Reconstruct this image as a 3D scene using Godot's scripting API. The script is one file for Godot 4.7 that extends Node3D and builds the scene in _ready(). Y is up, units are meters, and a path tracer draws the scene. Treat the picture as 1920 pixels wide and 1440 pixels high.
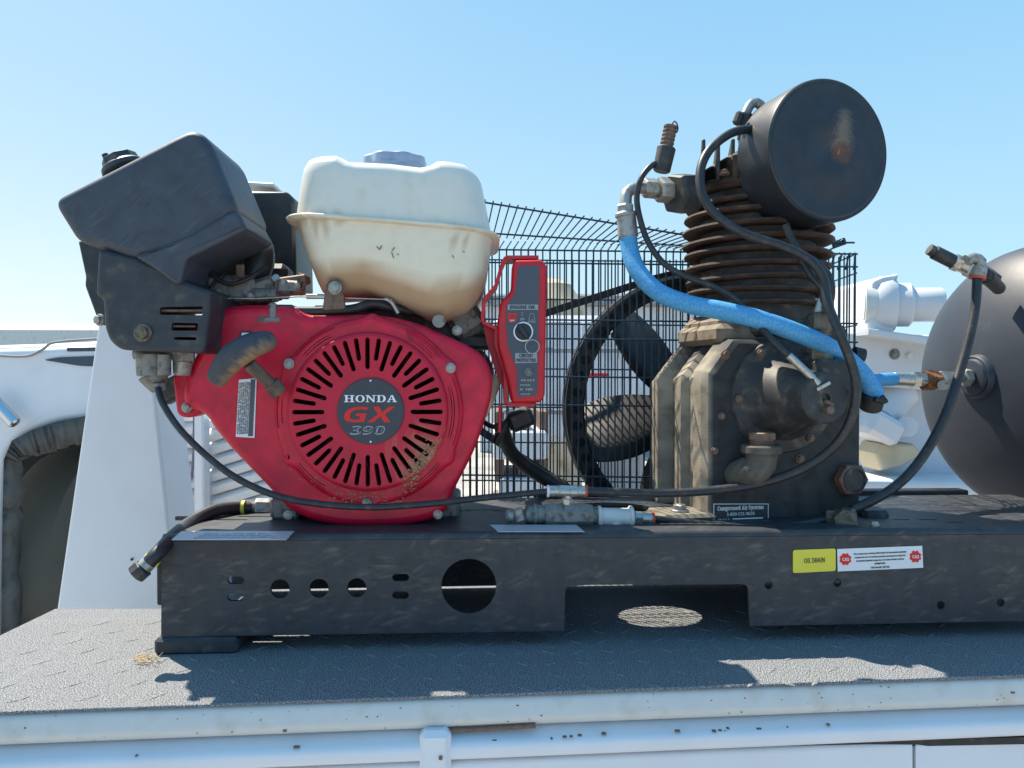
extends Node3D
# A small petrol engine and a piston compressor on a black steel frame, on the deck of a white service truck.
const F := 1450.0
var cam_at := Vector3(0, 1.562, 1.0)
var cam_basis := Basis(Vector3.RIGHT, -atan(20.0 / F))
var T := Transform3D()          # the frame's own axes: x along its front, z towards the viewer
var TI := Transform3D()
var bases := {}
var yd := 0.0                    # height of the deck, in those axes
var port_at := Vector3.ZERO      # the air tank's port
var yp := 0.0                    # height of the frame's top plate
var ds := 0.0                    # how much the deck rises to the right
var xd := 0.0
var M := {}


class G:
	var st := SurfaceTool.new()
	var tris := []
	var g := 1
	var paint = null
	func _init():
		st.begin(Mesh.PRIMITIVE_TRIANGLES)
	func t3(a: Vector3, b: Vector3, c: Vector3, k: int):
		if (b - a).cross(c - a).length_squared() > 1e-18:
			tris.append([a, b, c, k])
	func q4(a, b, c, d, k: int):
		t3(a, b, c, k)
		t3(a, c, d, k)
	func flush(sheet := false):
		var v := 0.0
		var m := Vector3.ZERO
		for t in tris: m += t[0]
		m /= maxf(1.0, tris.size())
		for t in tris: v += (t[0] - m).dot((t[1] - m).cross(t[2] - m))
		for t in tris:
			var o = [t[0], t[2], t[1]] if v > 0.0 or sheet else [t[0], t[1], t[2]]
			st.set_smooth_group(t[3])
			for p in o:
				if paint: st.set_color(paint.call(p))
				st.set_uv(Vector2.ZERO)
				st.add_vertex(p)
		tris = []
		g += 1
	func loft(rings: Array, cap0 := true, cap1 := true, hard := 0.6):
		var n: int = rings[0].size()
		for i in rings.size() - 1:
			if i > 0:
				var u: Vector3 = rings[i][0] - rings[i - 1][0]
				var w: Vector3 = rings[i + 1][0] - rings[i][0]
				var far := 0.0
				for j in [0, n / 4, n / 2, 3 * n / 4]:
					u = rings[i][j] - rings[i - 1][j]
					w = rings[i + 1][j] - rings[i][j]
					if u.length() > 1e-6 and w.length() > 1e-6: far = maxf(far, u.angle_to(w))
				if far > hard: g += 1
			for j in n:
				var k := (j + 1) % n
				q4(rings[i][j], rings[i][k], rings[i + 1][k], rings[i + 1][j], g)
		g += 1
		for e in 2:
			if (cap0 if e == 0 else cap1):
				var r: Array = Array(rings[0 if e == 0 else -1])
				var c := Vector3.ZERO
				for p in r: c += p
				c /= n
				for j in n:
					if e == 0: t3(c, r[(j + 1) % n], r[j], g)
					else: t3(c, r[j], r[(j + 1) % n], g)
				g += 1
		flush()
	func lathe(xf: Transform3D, prof: Array, n := 24, turn := 0.0):   # prof: r, y, r, y ... about the local y axis
		var rings := []
		for i in range(0, prof.size(), 2):
			var r := []
			for j in n:
				var a := TAU * j / n + turn
				r.append(xf * Vector3(prof[i] * cos(a), prof[i + 1], -prof[i] * sin(a)))
			rings.append(r)
		var open: bool = prof[0] > 0.0 and prof[0] == prof[-2] and prof[1] == prof[-1]
		loft(rings, not open, not open, 0.55)
	func flats(xf: Transform3D, prof: Array, n := 6, turn := 0.0):   # the same with flat sides (nuts)
		var rings := []
		for i in range(0, prof.size(), 2):
			var r := []
			for j in n:
				var a := TAU * j / n + turn
				r.append(xf * Vector3(prof[i] * cos(a), prof[i + 1], -prof[i] * sin(a)))
			rings.append(r)
		for i in rings.size() - 1:
			for j in n:
				q4(rings[i][j], rings[i][(j + 1) % n], rings[i + 1][(j + 1) % n], rings[i + 1][j], -1)
		for j in range(1, n - 1):
			t3(rings[0][0], rings[0][j + 1], rings[0][j], -1)
			t3(rings[-1][0], rings[-1][j], rings[-1][j + 1], -1)
		flush()
	func cyl(a: Vector3, b: Vector3, r0: float, r1 := -1.0, n := 20, bev := 0.0):
		if r1 < 0.0: r1 = r0
		var l := (b - a).length()
		var p := [r0, 0.0, r1, l]
		if bev > 0.0: p = [r0 - bev, 0.0, r0, bev, r1, l - bev, r1 - bev, l]
		lathe(Transform3D(G.along(b - a), a), p, n)
	func nut(a: Vector3, b: Vector3, r: float, n := 6, turn := 0.3):
		var l := (b - a).length()
		flats(Transform3D(G.along(b - a), a), [r * 0.9, 0.0, r, l * 0.12, r, l * 0.88, r * 0.9, l], n, turn)
	static func along(d: Vector3) -> Basis:
		d = d.normalized()
		var s := Vector3.FORWARD if absf(d.z) < 0.9 else Vector3.RIGHT
		var x := d.cross(s).normalized()
		return Basis(x, d, x.cross(d))
	static func curve(p: Array, step := 0.006) -> Array:
		var o := []
		for i in p.size() - 1:
			var a: Vector3 = p[maxi(i - 1, 0)]
			var b: Vector3 = p[i]
			var c: Vector3 = p[i + 1]
			var d: Vector3 = p[mini(i + 2, p.size() - 1)]
			var n := clampi(int((c - b).length() / step), 2, 40)
			for k in n: o.append(b.cubic_interpolate(c, a, d, float(k) / n))
		o.append(p[-1])
		return o
	func tube(p: Array, r: float, n := 12, bend := true, r1 := -1.0):
		var c := G.curve(p) if bend else p
		var rings := []
		var d0: Vector3 = (c[1] - c[0]).normalized()
		var b := G.along(d0)
		for i in c.size():
			var d: Vector3 = ((c[mini(i + 1, c.size() - 1)] - c[maxi(i - 1, 0)]) as Vector3).normalized()
			var ax := b.y.cross(d)
			if ax.length() > 1e-5: b = b.rotated(ax.normalized(), b.y.angle_to(d))
			var q := []
			var rr := r if r1 < 0.0 else lerpf(r, r1, float(i) / (c.size() - 1))
			for j in n:
				var a := TAU * j / n
				q.append(c[i] + b.x * cos(a) * rr + b.z * sin(a) * rr)
			rings.append(q)
		loft(rings, true, true, 1.2)
	func bar(a: Vector3, b: Vector3, r: float, n := 6):
		var m := G.along(b - a)
		var r0 := []
		var r1 := []
		for j in n:
			var o := m.x * cos(TAU * j / n) * r + m.z * sin(TAU * j / n) * r
			r0.append(a + o)
			r1.append(b + o)
		loft([r0, r1])
	func box(c: Vector3, s: Vector3, bev := 0.0, rot := Basis()):
		var h := s / 2.0
		if bev <= 0.0: bev = 1e-5
		bev = minf(bev, minf(h.x, minf(h.y, h.z)) * 0.99)
		var v := func(sx, sy, sz, ax) -> Vector3:
			var o := Vector3(h.x - bev, h.y - bev, h.z - bev)
			o[ax] = h[ax]
			return c + rot * Vector3(sx * o.x, sy * o.y, sz * o.z)
		for ax in 3:
			for s1 in [-1, 1]:
				var f := []
				for k in [[-1, -1], [1, -1], [1, 1], [-1, 1]]:
					var w := [0, 0, 0]
					w[ax] = s1
					w[(ax + 1) % 3] = k[0]
					w[(ax + 2) % 3] = k[1]
					f.append(v.call(w[0], w[1], w[2], ax))
				if s1 > 0: q4(f[0], f[1], f[2], f[3], -1)
				else: q4(f[3], f[2], f[1], f[0], -1)
		for ax in 3:
			var a1 := (ax + 1) % 3
			var a2 := (ax + 2) % 3
			for s1 in [-1, 1]:
				for s2 in [-1, 1]:
					var w := [0, 0, 0]
					w[a1] = s1
					w[a2] = s2
					w[ax] = -1
					var p0 = v.call(w[0], w[1], w[2], a1)
					var p3 = v.call(w[0], w[1], w[2], a2)
					w[ax] = 1
					var p1 = v.call(w[0], w[1], w[2], a1)
					var p2 = v.call(w[0], w[1], w[2], a2)
					if s1 * s2 < 0: q4(p0, p1, p2, p3, -1)
					else: q4(p3, p2, p1, p0, -1)
		for sx in [-1, 1]:
			for sy in [-1, 1]:
				for sz in [-1, 1]:
					var a = v.call(sx, sy, sz, 0)
					var b = v.call(sx, sy, sz, 1)
					var d = v.call(sx, sy, sz, 2)
					if sx * sy * sz > 0: t3(a, b, d, -1)
					else: t3(a, d, b, -1)
		flush()
	static func inset(p: PackedVector2Array, by: float) -> PackedVector2Array:
		var o := PackedVector2Array()
		var n := p.size()
		var area := 0.0
		for i in n: area += p[i].cross(p[(i + 1) % n])
		var sg := 1.0 if area > 0.0 else -1.0
		for i in n:
			var u := (p[i] - p[(i + n - 1) % n]).normalized()
			var w := (p[(i + 1) % n] - p[i]).normalized()
			var nu := Vector2(-u.y, u.x) * sg
			var nw := Vector2(-w.y, w.x) * sg
			var m := (nu + nw).normalized()
			o.append(p[i] + m * by / maxf(0.45, m.dot(nu)))
		return o
	static func split(outer: PackedVector2Array, holes: Array) -> Array:
		if holes.is_empty(): return [outer]
		var bx := Rect2(holes[0][0], Vector2.ZERO)
		for p in holes[0]: bx = bx.expand(p)
		var cx := bx.get_center().x + 0.00003
		var res := []
		for side in [-1.0, 1.0]:
			var x0 := cx - 9.0 if side < 0 else cx
			var half := PackedVector2Array([Vector2(x0, -9), Vector2(x0 + 9, -9), Vector2(x0 + 9, 9), Vector2(x0, 9)])
			var polys := Geometry2D.intersect_polygons(outer, half)
			var rest := []
			for h in holes:
				var ins := 0
				for p in h: ins += 1 if (p.x < cx) == (side < 0) else 0
				if ins == h.size(): rest.append(h)
				elif ins > 0:
					var nxt := []
					for q in polys: nxt.append_array(Geometry2D.clip_polygons(q, h))
					polys.assign(nxt)
			for q in polys:
				var own := []
				for h in rest:
					if Geometry2D.is_point_in_polygon(h[0], q): own.append(h)
				res.append_array(G.split(q, own))
		return res
	# A flat outline given depth: xf puts x, y on the face, z out of it; z0 back, z1 front; bev rounds the front edge, bev0 the back
	func slab(xf: Transform3D, outer: PackedVector2Array, holes: Array, z0: float, z1: float, bev := 0.0, steps := 3, bev0 := 0.0):
		var rings := []
		if bev0 > 0.0:
			for s in steps:
				var a := PI / 2 * s / steps
				rings.append([G.inset(outer, bev0 * (1.0 - sin(a))), z0 + bev0 * (1.0 - cos(a))])
		rings.append([outer, z0 + bev0])
		if bev > 0.0:
			for s in steps + 1:
				var a := PI / 2 * s / steps
				rings.append([G.inset(outer, bev * (1.0 - cos(a))), z1 - bev * (1.0 - sin(a))])
		else: rings.append([outer, z1])
		var n := outer.size()
		var soft := []
		for i in n:
			var u := outer[i] - outer[(i + n - 1) % n]
			var w := outer[(i + 1) % n] - outer[i]
			soft.append(absf(u.angle_to(w)) < 0.62)
		var start := 0
		for i in n:
			if not soft[i]: start = i
		var k := g
		for jj in n:
			var j := (start + jj) % n
			if not soft[j]: g += 1
			k = g
			var j2 := (j + 1) % n
			for i in rings.size() - 1:
				var a: PackedVector2Array = rings[i][0]
				var b: PackedVector2Array = rings[i + 1][0]
				q4(xf * Vector3(a[j].x, a[j].y, rings[i][1]), xf * Vector3(a[j2].x, a[j2].y, rings[i][1]), xf * Vector3(b[j2].x, b[j2].y, rings[i + 1][1]), xf * Vector3(b[j].x, b[j].y, rings[i + 1][1]), k)
		var area := 0.0
		for i in n: area += outer[i].cross(outer[(i + 1) % n])
		if area < 0.0:
			for t in tris:
				var s = t[1]
				t[1] = t[2]
				t[2] = s
		g += 1
		for h: PackedVector2Array in holes:
			var ha := 0.0
			for i in h.size(): ha += h[i].cross(h[(i + 1) % h.size()])
			g += 1
			for i in h.size():
				var p := h[i]
				var q := h[(i + 1) % h.size()]
				if ha < 0.0:
					var s := p
					p = q
					q = s
				q4(xf * Vector3(q.x, q.y, z0), xf * Vector3(p.x, p.y, z0), xf * Vector3(p.x, p.y, z1), xf * Vector3(q.x, q.y, z1), g)
		g += 1
		for e in 2:
			var face: PackedVector2Array = rings[0 if e == 0 else -1][0]
			var z: float = rings[0 if e == 0 else -1][1]
			var plain: bool = holes.is_empty()
			for piece: PackedVector2Array in ([face] if plain else G.split(face, holes)):
				var ix := Geometry2D.triangulate_polygon(outer if plain else piece)
				for i in range(0, ix.size(), 3):
					var a := piece[ix[i]]
					var b := piece[ix[i + 1]]
					var c := piece[ix[i + 2]]
					if ((b - a).cross(c - a) < 0.0) == (e == 1):
						var s := b
						b = c
						c = s
					t3(xf * Vector3(a.x, a.y, z), xf * Vector3(b.x, b.y, z), xf * Vector3(c.x, c.y, z), -1)
		for t in tris:
			var s = t[1]
			t[1] = t[2]
			t[2] = s
		for t in tris:   # slab keeps its own turn: emit as it is
			st.set_smooth_group(t[3])
			for p in t.slice(0, 3):
				if paint: st.set_color(paint.call(p))
				st.set_uv(Vector2.ZERO)
				st.add_vertex(p)
		tris = []
		g += 1
	func face(a: Vector3, b: Vector3, c: Vector3, d: Vector3):   # a printed sheet: lower left, lower right, upper right, upper left
		var uv := [Vector2(0, 1), Vector2(1, 1), Vector2(1, 0), Vector2(0, 0)]
		var v := [a, b, c, d]
		st.set_smooth_group(-1)
		for i in [0, 2, 1, 0, 3, 2]:
			if paint: st.set_color(paint.call(v[i]))
			st.set_uv(uv[i])
			st.add_vertex(v[i])
	func done(base: Vector3) -> ArrayMesh:
		st.index()
		st.generate_normals()
		var raw := st.commit()
		var s2 := SurfaceTool.new()
		s2.append_from(raw, 0, Transform3D(Basis(), -base))
		return s2.commit()


# --- from the measured places in the photograph to points in the frame's axes
func ray(px: float, py: float) -> Vector3:
	return TI.basis * (cam_basis * Vector3((px - 960) / F, -(py - 720) / F, -1))
func eye() -> Vector3:
	return TI * cam_at
func L(px: float, py: float, dz := 0.0) -> Vector3:
	var v := ray(px, py)
	var e := eye()
	return e + v * ((-dz - e.z) / v.z)
func H(px: float, py: float, y: float) -> Vector3:
	var v := ray(px, py)
	var e := eye()
	return e + v * ((y - e.y) / v.y)
func deck_y(x: float) -> float:
	return yd + ds * (x - xd)
func D(px: float, py: float) -> Vector3:   # a point on the deck
	var v := ray(px, py)
	var e := eye()
	return e + v * ((deck_y(e.x) - e.y) / (v.y - ds * v.x))
func sz(px: float, dz: float) -> float:   # metres per pixel there
	return (L(px, 701, dz) - L(px, 700, dz)).length()
func V2(a: Array, dz := 0.0) -> PackedVector2Array:
	var o := PackedVector2Array()
	for i in range(0, a.size(), 2):
		var p := L(a[i], a[i + 1], dz)
		o.append(Vector2(p.x, p.y))
	return o
func LL(a: Array) -> Array:
	var o := []
	for i in range(0, a.size(), 3): o.append(L(a[i], a[i + 1], a[i + 2]))
	return o
func rounded(p: PackedVector2Array, r: float, steps := 4) -> PackedVector2Array:
	var o := PackedVector2Array()
	var n := p.size()
	for i in n:
		var u := p[(i + n - 1) % n] - p[i]
		var w := p[(i + 1) % n] - p[i]
		var c := minf(r, minf(u.length(), w.length()) * 0.45)
		var a := p[i] + u.normalized() * c
		var b := p[i] + w.normalized() * c
		for k in steps + 1:
			var t := float(k) / steps
			o.append(a.lerp(p[i], t).lerp(p[i].lerp(b, t), t))
	return o
func disc2(c: Vector2, r: float, n := 32, ry := -1.0) -> PackedVector2Array:
	var o := PackedVector2Array()
	for i in n: o.append(c + Vector2(cos(TAU * i / n) * r, sin(TAU * i / n) * (r if ry < 0 else ry)))
	return o
func pill2(a: Vector2, b: Vector2, r: float, n := 5) -> PackedVector2Array:
	var o := PackedVector2Array()
	var t := (b - a).angle()
	for k in n + 1: o.append(b + Vector2.from_angle(t - PI / 2 + PI * k / n) * r)
	for k in n + 1: o.append(a + Vector2.from_angle(t + PI / 2 + PI * k / n) * r)
	return o
func v2(p: Vector3) -> Vector2:
	return Vector2(p.x, p.y)

# --- things, parts, materials
func thing(called: String, label: String, category: String, base: Vector3, group := "") -> Node3D:
	var o := Node3D.new()
	o.name = called
	add_child(o, true)
	o.transform = T * Transform3D(Basis(), base)
	o.set_meta("label", label)
	o.set_meta("category", category)
	if group: o.set_meta("group", group)
	bases[o] = base
	return o
func part(parent: Node3D, called: String, b: G, m: Material, label := "", kind := "") -> MeshInstance3D:
	var o := MeshInstance3D.new()
	o.name = called
	o.mesh = b.done(bases[parent])
	o.material_override = m
	parent.add_child(o, true)
	bases[o] = bases[parent]
	if label: o.set_meta("label", label)
	if kind: o.set_meta("kind", kind)
	return o
func struct(called: String, b: G, m: Material) -> MeshInstance3D:
	var o := MeshInstance3D.new()
	o.name = called
	o.mesh = b.done(Vector3.ZERO)
	o.material_override = m
	add_child(o, true)
	o.transform = T
	o.set_meta("kind", "structure")
	return o
func words(parent: Node3D, called: String, txt: String, at: Vector3, w: float, h: float, m: Material, serif := false, bold := true, slant := 0.0, rot := Basis(), label := "") -> MeshInstance3D:
	var f := SystemFont.new()
	f.font_names = PackedStringArray(["Droid Serif" if serif else "Droid Sans"])
	f.font_weight = 700 if bold else 400
	var tm := TextMesh.new()
	tm.text = txt
	tm.font = f
	tm.font_size = 48
	tm.pixel_size = 0.01
	tm.depth = 0.05
	tm.curve_step = 1.0 if w > 0.03 else 4.0
	var bb := tm.get_aabb()
	var sx := w / bb.size.x
	var sy := h / bb.size.y
	var b := Basis(Vector3(sx, 0, 0), Vector3(slant * sy, sy, 0), Vector3(0, 0, 0.012))
	var st := SurfaceTool.new()
	var c := bb.get_center()
	st.append_from(tm, 0, Transform3D(rot, at - bases[parent]) * Transform3D(b, Vector3.ZERO) * Transform3D(Basis(), Vector3(-c.x, -c.y, 0)))
	var o := MeshInstance3D.new()
	o.name = called
	o.mesh = st.commit()
	o.material_override = m
	parent.add_child(o, true)
	bases[o] = bases[parent]
	if label: o.set_meta("label", label)
	return o
func noise(s: int, freq: float, stops: Array, size := 256, kind := FastNoiseLite.TYPE_SIMPLEX_SMOOTH, oct := 4) -> NoiseTexture2D:
	var n := FastNoiseLite.new()
	n.seed = s
	n.frequency = freq
	n.noise_type = kind
	n.fractal_octaves = oct
	var t := NoiseTexture2D.new()
	t.width = size
	t.height = size
	t.seamless = true
	t.noise = n
	var gr := Gradient.new()
	var off := PackedFloat32Array()
	var col := PackedColorArray()
	for i in range(0, stops.size(), 2):
		off.append(stops[i])
		col.append(stops[i + 1])
	gr.offsets = off
	gr.colors = col
	t.color_ramp = gr
	return t
func rgb(r: int, g: int, b: int) -> Color:
	return Color8(r, g, b)
var seeds := 10
var grain: Array = []
# c1 main colour, c2 dust or wear colour; amount 0..1 of it; tile in metres; bump in centimetres
func mat(called: String, c1: Color, c2: Color, amount: float, tile: float, rough: float, metal := 0.0, bump := 0.0, bump_tile := 0.0, painted := false) -> StandardMaterial3D:
	var m := StandardMaterial3D.new()
	m.resource_name = called
	seeds += 1
	var e := clampf(1.0 - amount, 0.02, 0.97)
	m.albedo_texture = noise(seeds, 0.012, [0.0, c1.darkened(0.03 if c1.v > 0.8 else 0.08), maxf(0.01, e - 0.3), c1, e, c1.lerp(c2, 0.35), minf(0.99, e + 0.18), c2, 1.0, c2.lightened(0.05)])
	m.uv1_triplanar = true
	m.uv1_scale = Vector3.ONE / tile
	m.roughness = rough
	m.metallic = metal
	if bump > 0.0:
		m.heightmap_enabled = true
		m.heightmap_scale = bump
		m.heightmap_texture = grain[0] if bump_tile == 0.0 else grain[1]
	if painted: m.vertex_color_use_as_albedo = true
	M[called] = m
	return m
func plainmat(called: String, c: Color, rough: float, metal := 0.0) -> StandardMaterial3D:
	var m := StandardMaterial3D.new()
	m.resource_name = called
	m.albedo_color = c
	m.roughness = rough
	m.metallic = metal
	M[called] = m
	return m
func printmat(called: String, im: Image, rough := 0.6) -> StandardMaterial3D:
	var m := StandardMaterial3D.new()
	m.resource_name = called
	m.albedo_texture = ImageTexture.create_from_image(im)
	m.roughness = rough
	M[called] = m
	return m
func bolt(parent: Node3D, at: Vector3, dir: Vector3, r: float, m: Material, called := "bolt"):
	var b := G.new()
	var d := dir.normalized()
	b.cyl(at - d * r * 0.3, at + d * r * 0.25, r * 1.35, -1.0, 20, r * 0.08)
	b.nut(at + d * r * 0.2, at + d * r * 0.95, r)
	b.cyl(at + d * r * 0.9, at + d * r * 1.02, r * 0.6, r * 0.5, 16)
	part(parent, called, b, m)


func _ready():
	# --- camera, sky, sun, exposure
	T = Transform3D(Basis(Vector3.UP, 0.04), cam_at + cam_basis * Vector3(0, -(1010.0 - 720) / F, -1.0))
	TI = T.affine_inverse()
	yp = 0.0
	yd = L(300, 1226, 0).y
	xd = L(300, 1226, 0).x
	ds = (L(1440, 1203, 0).y - yd) / (L(1440, 1203, 0).x - xd)
	var cam := Camera3D.new()
	cam.name = "camera"
	add_child(cam)
	cam.transform = Transform3D(cam_basis, cam_at)
	cam.fov = rad_to_deg(2.0 * atan(720.0 / F))
	cam.near = 0.05
	cam.far = 900.0
	cam.current = true
	var env := Environment.new()
	env.background_mode = Environment.BG_SKY
	var sm := PanoramaSkyMaterial.new()
	sm.panorama = ImageTexture.create_from_image(open_sky())
	var sky := Sky.new()
	sky.sky_material = sm
	env.sky = sky
	env.background_energy_multiplier = 0.56
	env.tonemap_mode = Environment.TONE_MAPPER_LINEAR
	env.tonemap_exposure = 1.95
	env.sdfgi_enabled = true
	env.ssao_enabled = true
	env.ssil_enabled = true
	var we := WorldEnvironment.new()
	we.name = "environment"
	we.environment = env
	add_child(we)
	var sun := DirectionalLight3D.new()
	sun.name = "sun"
	sun.light_energy = 1.6
	sun.light_color = Color(1.0, 0.95, 0.87)
	sun.light_angular_distance = 0.53
	sun.shadow_enabled = true
	add_child(sun)
	sun.look_at_from_position(Vector3.ZERO, T.basis * Vector3(0.066, -0.148, 0.066))

	materials()
	ground()
	truck_deck()
	far_things()
	stand_and_rack()
	steel_frame()
	belt_guard()
	var pulley_at := T * L(862, 706, 0.4)
	var frame_axes := T
	T = Transform3D(Basis(Vector3.UP, 0.20), T * Vector3(L(1470, 1010, 0).x, 0, 0))
	TI = T.affine_inverse()
	compressor(TI * pulley_at)
	T = frame_axes
	TI = T.affine_inverse()
	engine()
	air_tank()
	hoses()
	small_things()


# clear spring sky: deep blue overhead, pale towards the horizon, whiter in the haze under the sun
func open_sky() -> Image:
	var im := Image.create(512, 256, false, Image.FORMAT_RGBF)
	var to_sun := Vector3(-0.066, 0.148, -0.066).normalized()
	var low := Vector3(0.58, 0.87, 1.0)
	var high := Vector3(0.13, 0.43, 0.80)
	for y in 256:
		for x in 512:
			var phi := TAU * (x + 0.5) / 512.0
			var th := PI * (y + 0.5) / 256.0
			var d := Vector3(sin(phi) * sin(th), cos(th), -cos(phi) * sin(th))
			var az := Vector2(d.x, d.z).normalized().dot(Vector2(to_sun.x, to_sun.z).normalized())
			var c := high.lerp(low.lerp(Vector3(0.34, 0.62, 0.95), smoothstep(0.1, -0.8, az)), pow(clampf(1.0 - d.y, 0, 1), 2.0))
			c += Vector3(0.44, 0.22, 0.03) * exp(-absf(d.y) / 0.2) * pow(0.5 + 0.5 * az, 6.0)
			c += Vector3(0.42, 0.36, 0.26) * pow(maxf(0.0, d.dot(to_sun)), 7.0)
			if d.y < 0.0: c = c.lerp(Vector3(0.62, 0.56, 0.46), clampf(-d.y * 12.0, 0, 1))
			im.set_pixel(x, y, Color(c.x, c.y, c.z))
	return im


func strokes(size: Vector2i, base: Color, cols: Array, count: int, s: int, lmin: int, lmax: int, tilt: float, blotch := 0.0, dust := 0.0) -> Image:
	var im := Image.create(size.x, size.y, false, Image.FORMAT_RGB8)
	var r := RandomNumberGenerator.new()
	r.seed = s
	var nz := FastNoiseLite.new()
	nz.seed = s
	nz.frequency = 0.02
	var nf := FastNoiseLite.new()
	nf.seed = s + 1
	nf.frequency = 0.3
	for y in size.y:
		for x in size.x:
			var v := 1.0 + nf.get_noise_2d(x, y) * 0.06 + nz.get_noise_2d(x, y) * 0.16
			var c := Color(base.r * v, base.g * v, base.b * v)
			if dust > 0.0: c = c.lerp(cols[0], dust * smoothstep(0.05, 0.5, nz.get_noise_2d(x * 0.35 + y * 0.1, y * 2.2)) * (0.6 + 0.8 * nf.get_noise_2d(x * 0.15, y)))
			im.set_pixel(x, y, c)
	for i in count:
		var p := Vector2(r.randf() * size.x, r.randf() * size.y)
		if nz.get_noise_2d(p.x * 0.8 + 900, p.y * 1.4) < blotch: continue
		var l := r.randi_range(lmin, lmax)
		var a := tilt + r.randfn(0, 0.12)
		var c: Color = cols[r.randi() % cols.size()]
		var k := r.randf_range(0.08, 0.42)
		var w := r.randf_range(0.6, 4.0)
		for t in l:
			var fade := sin(PI * (t + 0.5) / l) * k
			for o in int(ceil(w)) + 1:
				var x := posmod(int(p.x + cos(a) * t), size.x)
				var y := posmod(int(p.y - sin(a) * t + o), size.y)
				im.set_pixel(x, y, im.get_pixel(x, y).lerp(c, fade * (1.0 - 0.5 * float(o) / (w + 1.0))))
	return im


func materials():
	grain = [noise(3, 0.09, [0.0, Color.BLACK, 1.0, Color.WHITE], 256, FastNoiseLite.TYPE_SIMPLEX_SMOOTH, 3), noise(4, 0.35, [0.2, Color.BLACK, 0.8, Color.WHITE], 256, FastNoiseLite.TYPE_CELLULAR, 2)]
	mat("red", rgb(198, 12, 52), rgb(192, 40, 66), 0.30, 0.14, 0.42)
	mat("red_dusty", rgb(250, 250, 250), rgb(232, 232, 232), 0.34, 0.10, 0.5, 0.0, 0.0, 0.0, true)
	mat("red_panel", rgb(200, 26, 40), rgb(190, 44, 56), 0.25, 0.12, 0.38)
	mat("tank_white", rgb(232, 230, 222), rgb(222, 218, 205), 0.25, 0.15, 0.32, 0.0, 0.0, 0.0, true)
	mat("white_paint", rgb(224, 226, 230), rgb(218, 219, 221), 0.25, 0.8, 0.3)
	mat("white_dirty", rgb(206, 207, 204), rgb(178, 168, 150), 0.10, 0.22, 0.4)
	mat("white_far", rgb(206, 208, 212), rgb(194, 194, 192), 0.25, 1.2, 0.5)
	mat("black_plastic", rgb(58, 66, 77), rgb(78, 82, 86), 0.26, 0.16, 0.5, 0.0, 0.008)
	mat("black_box", rgb(44, 50, 58), rgb(72, 72, 68), 0.28, 0.09, 0.5, 0.0, 0.008)
	mat("black_gloss", rgb(40, 43, 48), rgb(66, 64, 62), 0.22, 0.2, 0.36)
	mat("black_rubber", rgb(34, 35, 38), rgb(74, 70, 64), 0.22, 0.06, 0.55)
	mat("black_steel", rgb(30, 31, 34), rgb(58, 54, 48), 0.25, 0.08, 0.5)
	mat("iron", rgb(246, 246, 246), rgb(196, 192, 186), 0.36, 0.12, 0.72, 0.0, 0.05, 1.0, true)
	mat("iron_dark", rgb(46, 48, 52), rgb(98, 92, 80), 0.30, 0.10, 0.55, 0.0, 0.02, 1.0)
	mat("rusty_fin", rgb(56, 45, 39), rgb(98, 70, 52), 0.38, 0.09, 0.7, 0.0, 0.02, 1.0)
	mat("rust", rgb(120, 70, 40), rgb(164, 108, 66), 0.45, 0.03, 0.8, 0.0, 0.03)
	mat("galv", rgb(168, 168, 164), rgb(120, 112, 98), 0.30, 0.04, 0.42, 0.45)
	mat("steel", rgb(190, 188, 182), rgb(130, 122, 108), 0.25, 0.03, 0.33, 0.8)
	mat("brass_grey", rgb(120, 112, 98), rgb(84, 76, 64), 0.4, 0.03, 0.5, 0.35)
	mat("alu", rgb(138, 138, 134), rgb(92, 86, 76), 0.38, 0.05, 0.55, 0.3, 0.01)
	mat("brown_steel", rgb(120, 98, 84), rgb(92, 70, 58), 0.4, 0.04, 0.6)
	mat("blue_hose", rgb(62, 148, 204), rgb(112, 172, 208), 0.34, 0.018, 0.6, 0.0, 0.01)
	mat("hose", rgb(42, 44, 48), rgb(82, 78, 72), 0.22, 0.05, 0.42)
	mat("guard", rgb(22, 56, 76), rgb(34, 64, 78), 0.3, 0.06, 0.35)
	mat("cap_grey", rgb(142, 162, 188), rgb(130, 146, 166), 0.3, 0.05, 0.45)
	mat("tank_black", rgb(46, 53, 66), rgb(54, 58, 68), 0.28, 0.35, 0.5, 0.0, 0.01)
	mat("filter_black", rgb(220, 220, 220), rgb(255, 255, 255), 0.28, 0.14, 0.42, 0.0, 0.0, 0.0, true)
	mat("handle", rgb(250, 250, 250), rgb(214, 214, 214), 0.25, 0.05, 0.55, 0.0, 0.02, 1.0, true)
	mat("sand", rgb(142, 141, 139), rgb(172, 168, 160), 0.4, 3.0, 0.95)
	mat("tyre", rgb(84, 82, 74), rgb(96, 92, 82), 0.3, 1.4, 0.85)
	mat("flare", rgb(92, 94, 92), rgb(70, 70, 70), 0.3, 0.22, 0.8, 0.0, 0.02)
	mat("dark", rgb(20, 21, 23), rgb(34, 34, 34), 0.3, 0.2, 0.8)
	mat("grey_bg", rgb(150, 152, 156), rgb(120, 120, 118), 0.3, 1.0, 0.7)
	mat("tan_bg", rgb(200, 184, 156), rgb(160, 140, 112), 0.35, 0.8, 0.8)
	mat("mud", rgb(150, 112, 84), rgb(172, 140, 104), 0.4, 0.02, 0.9)
	mat("glass_dark", rgb(54, 66, 84), rgb(60, 70, 84), 0.3, 1.0, 0.15)
	mat("lilac_bg", rgb(206, 208, 214), rgb(190, 190, 194), 0.25, 1.5, 0.5)
	plainmat("decal_white", rgb(228, 230, 232), 0.5)
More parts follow.
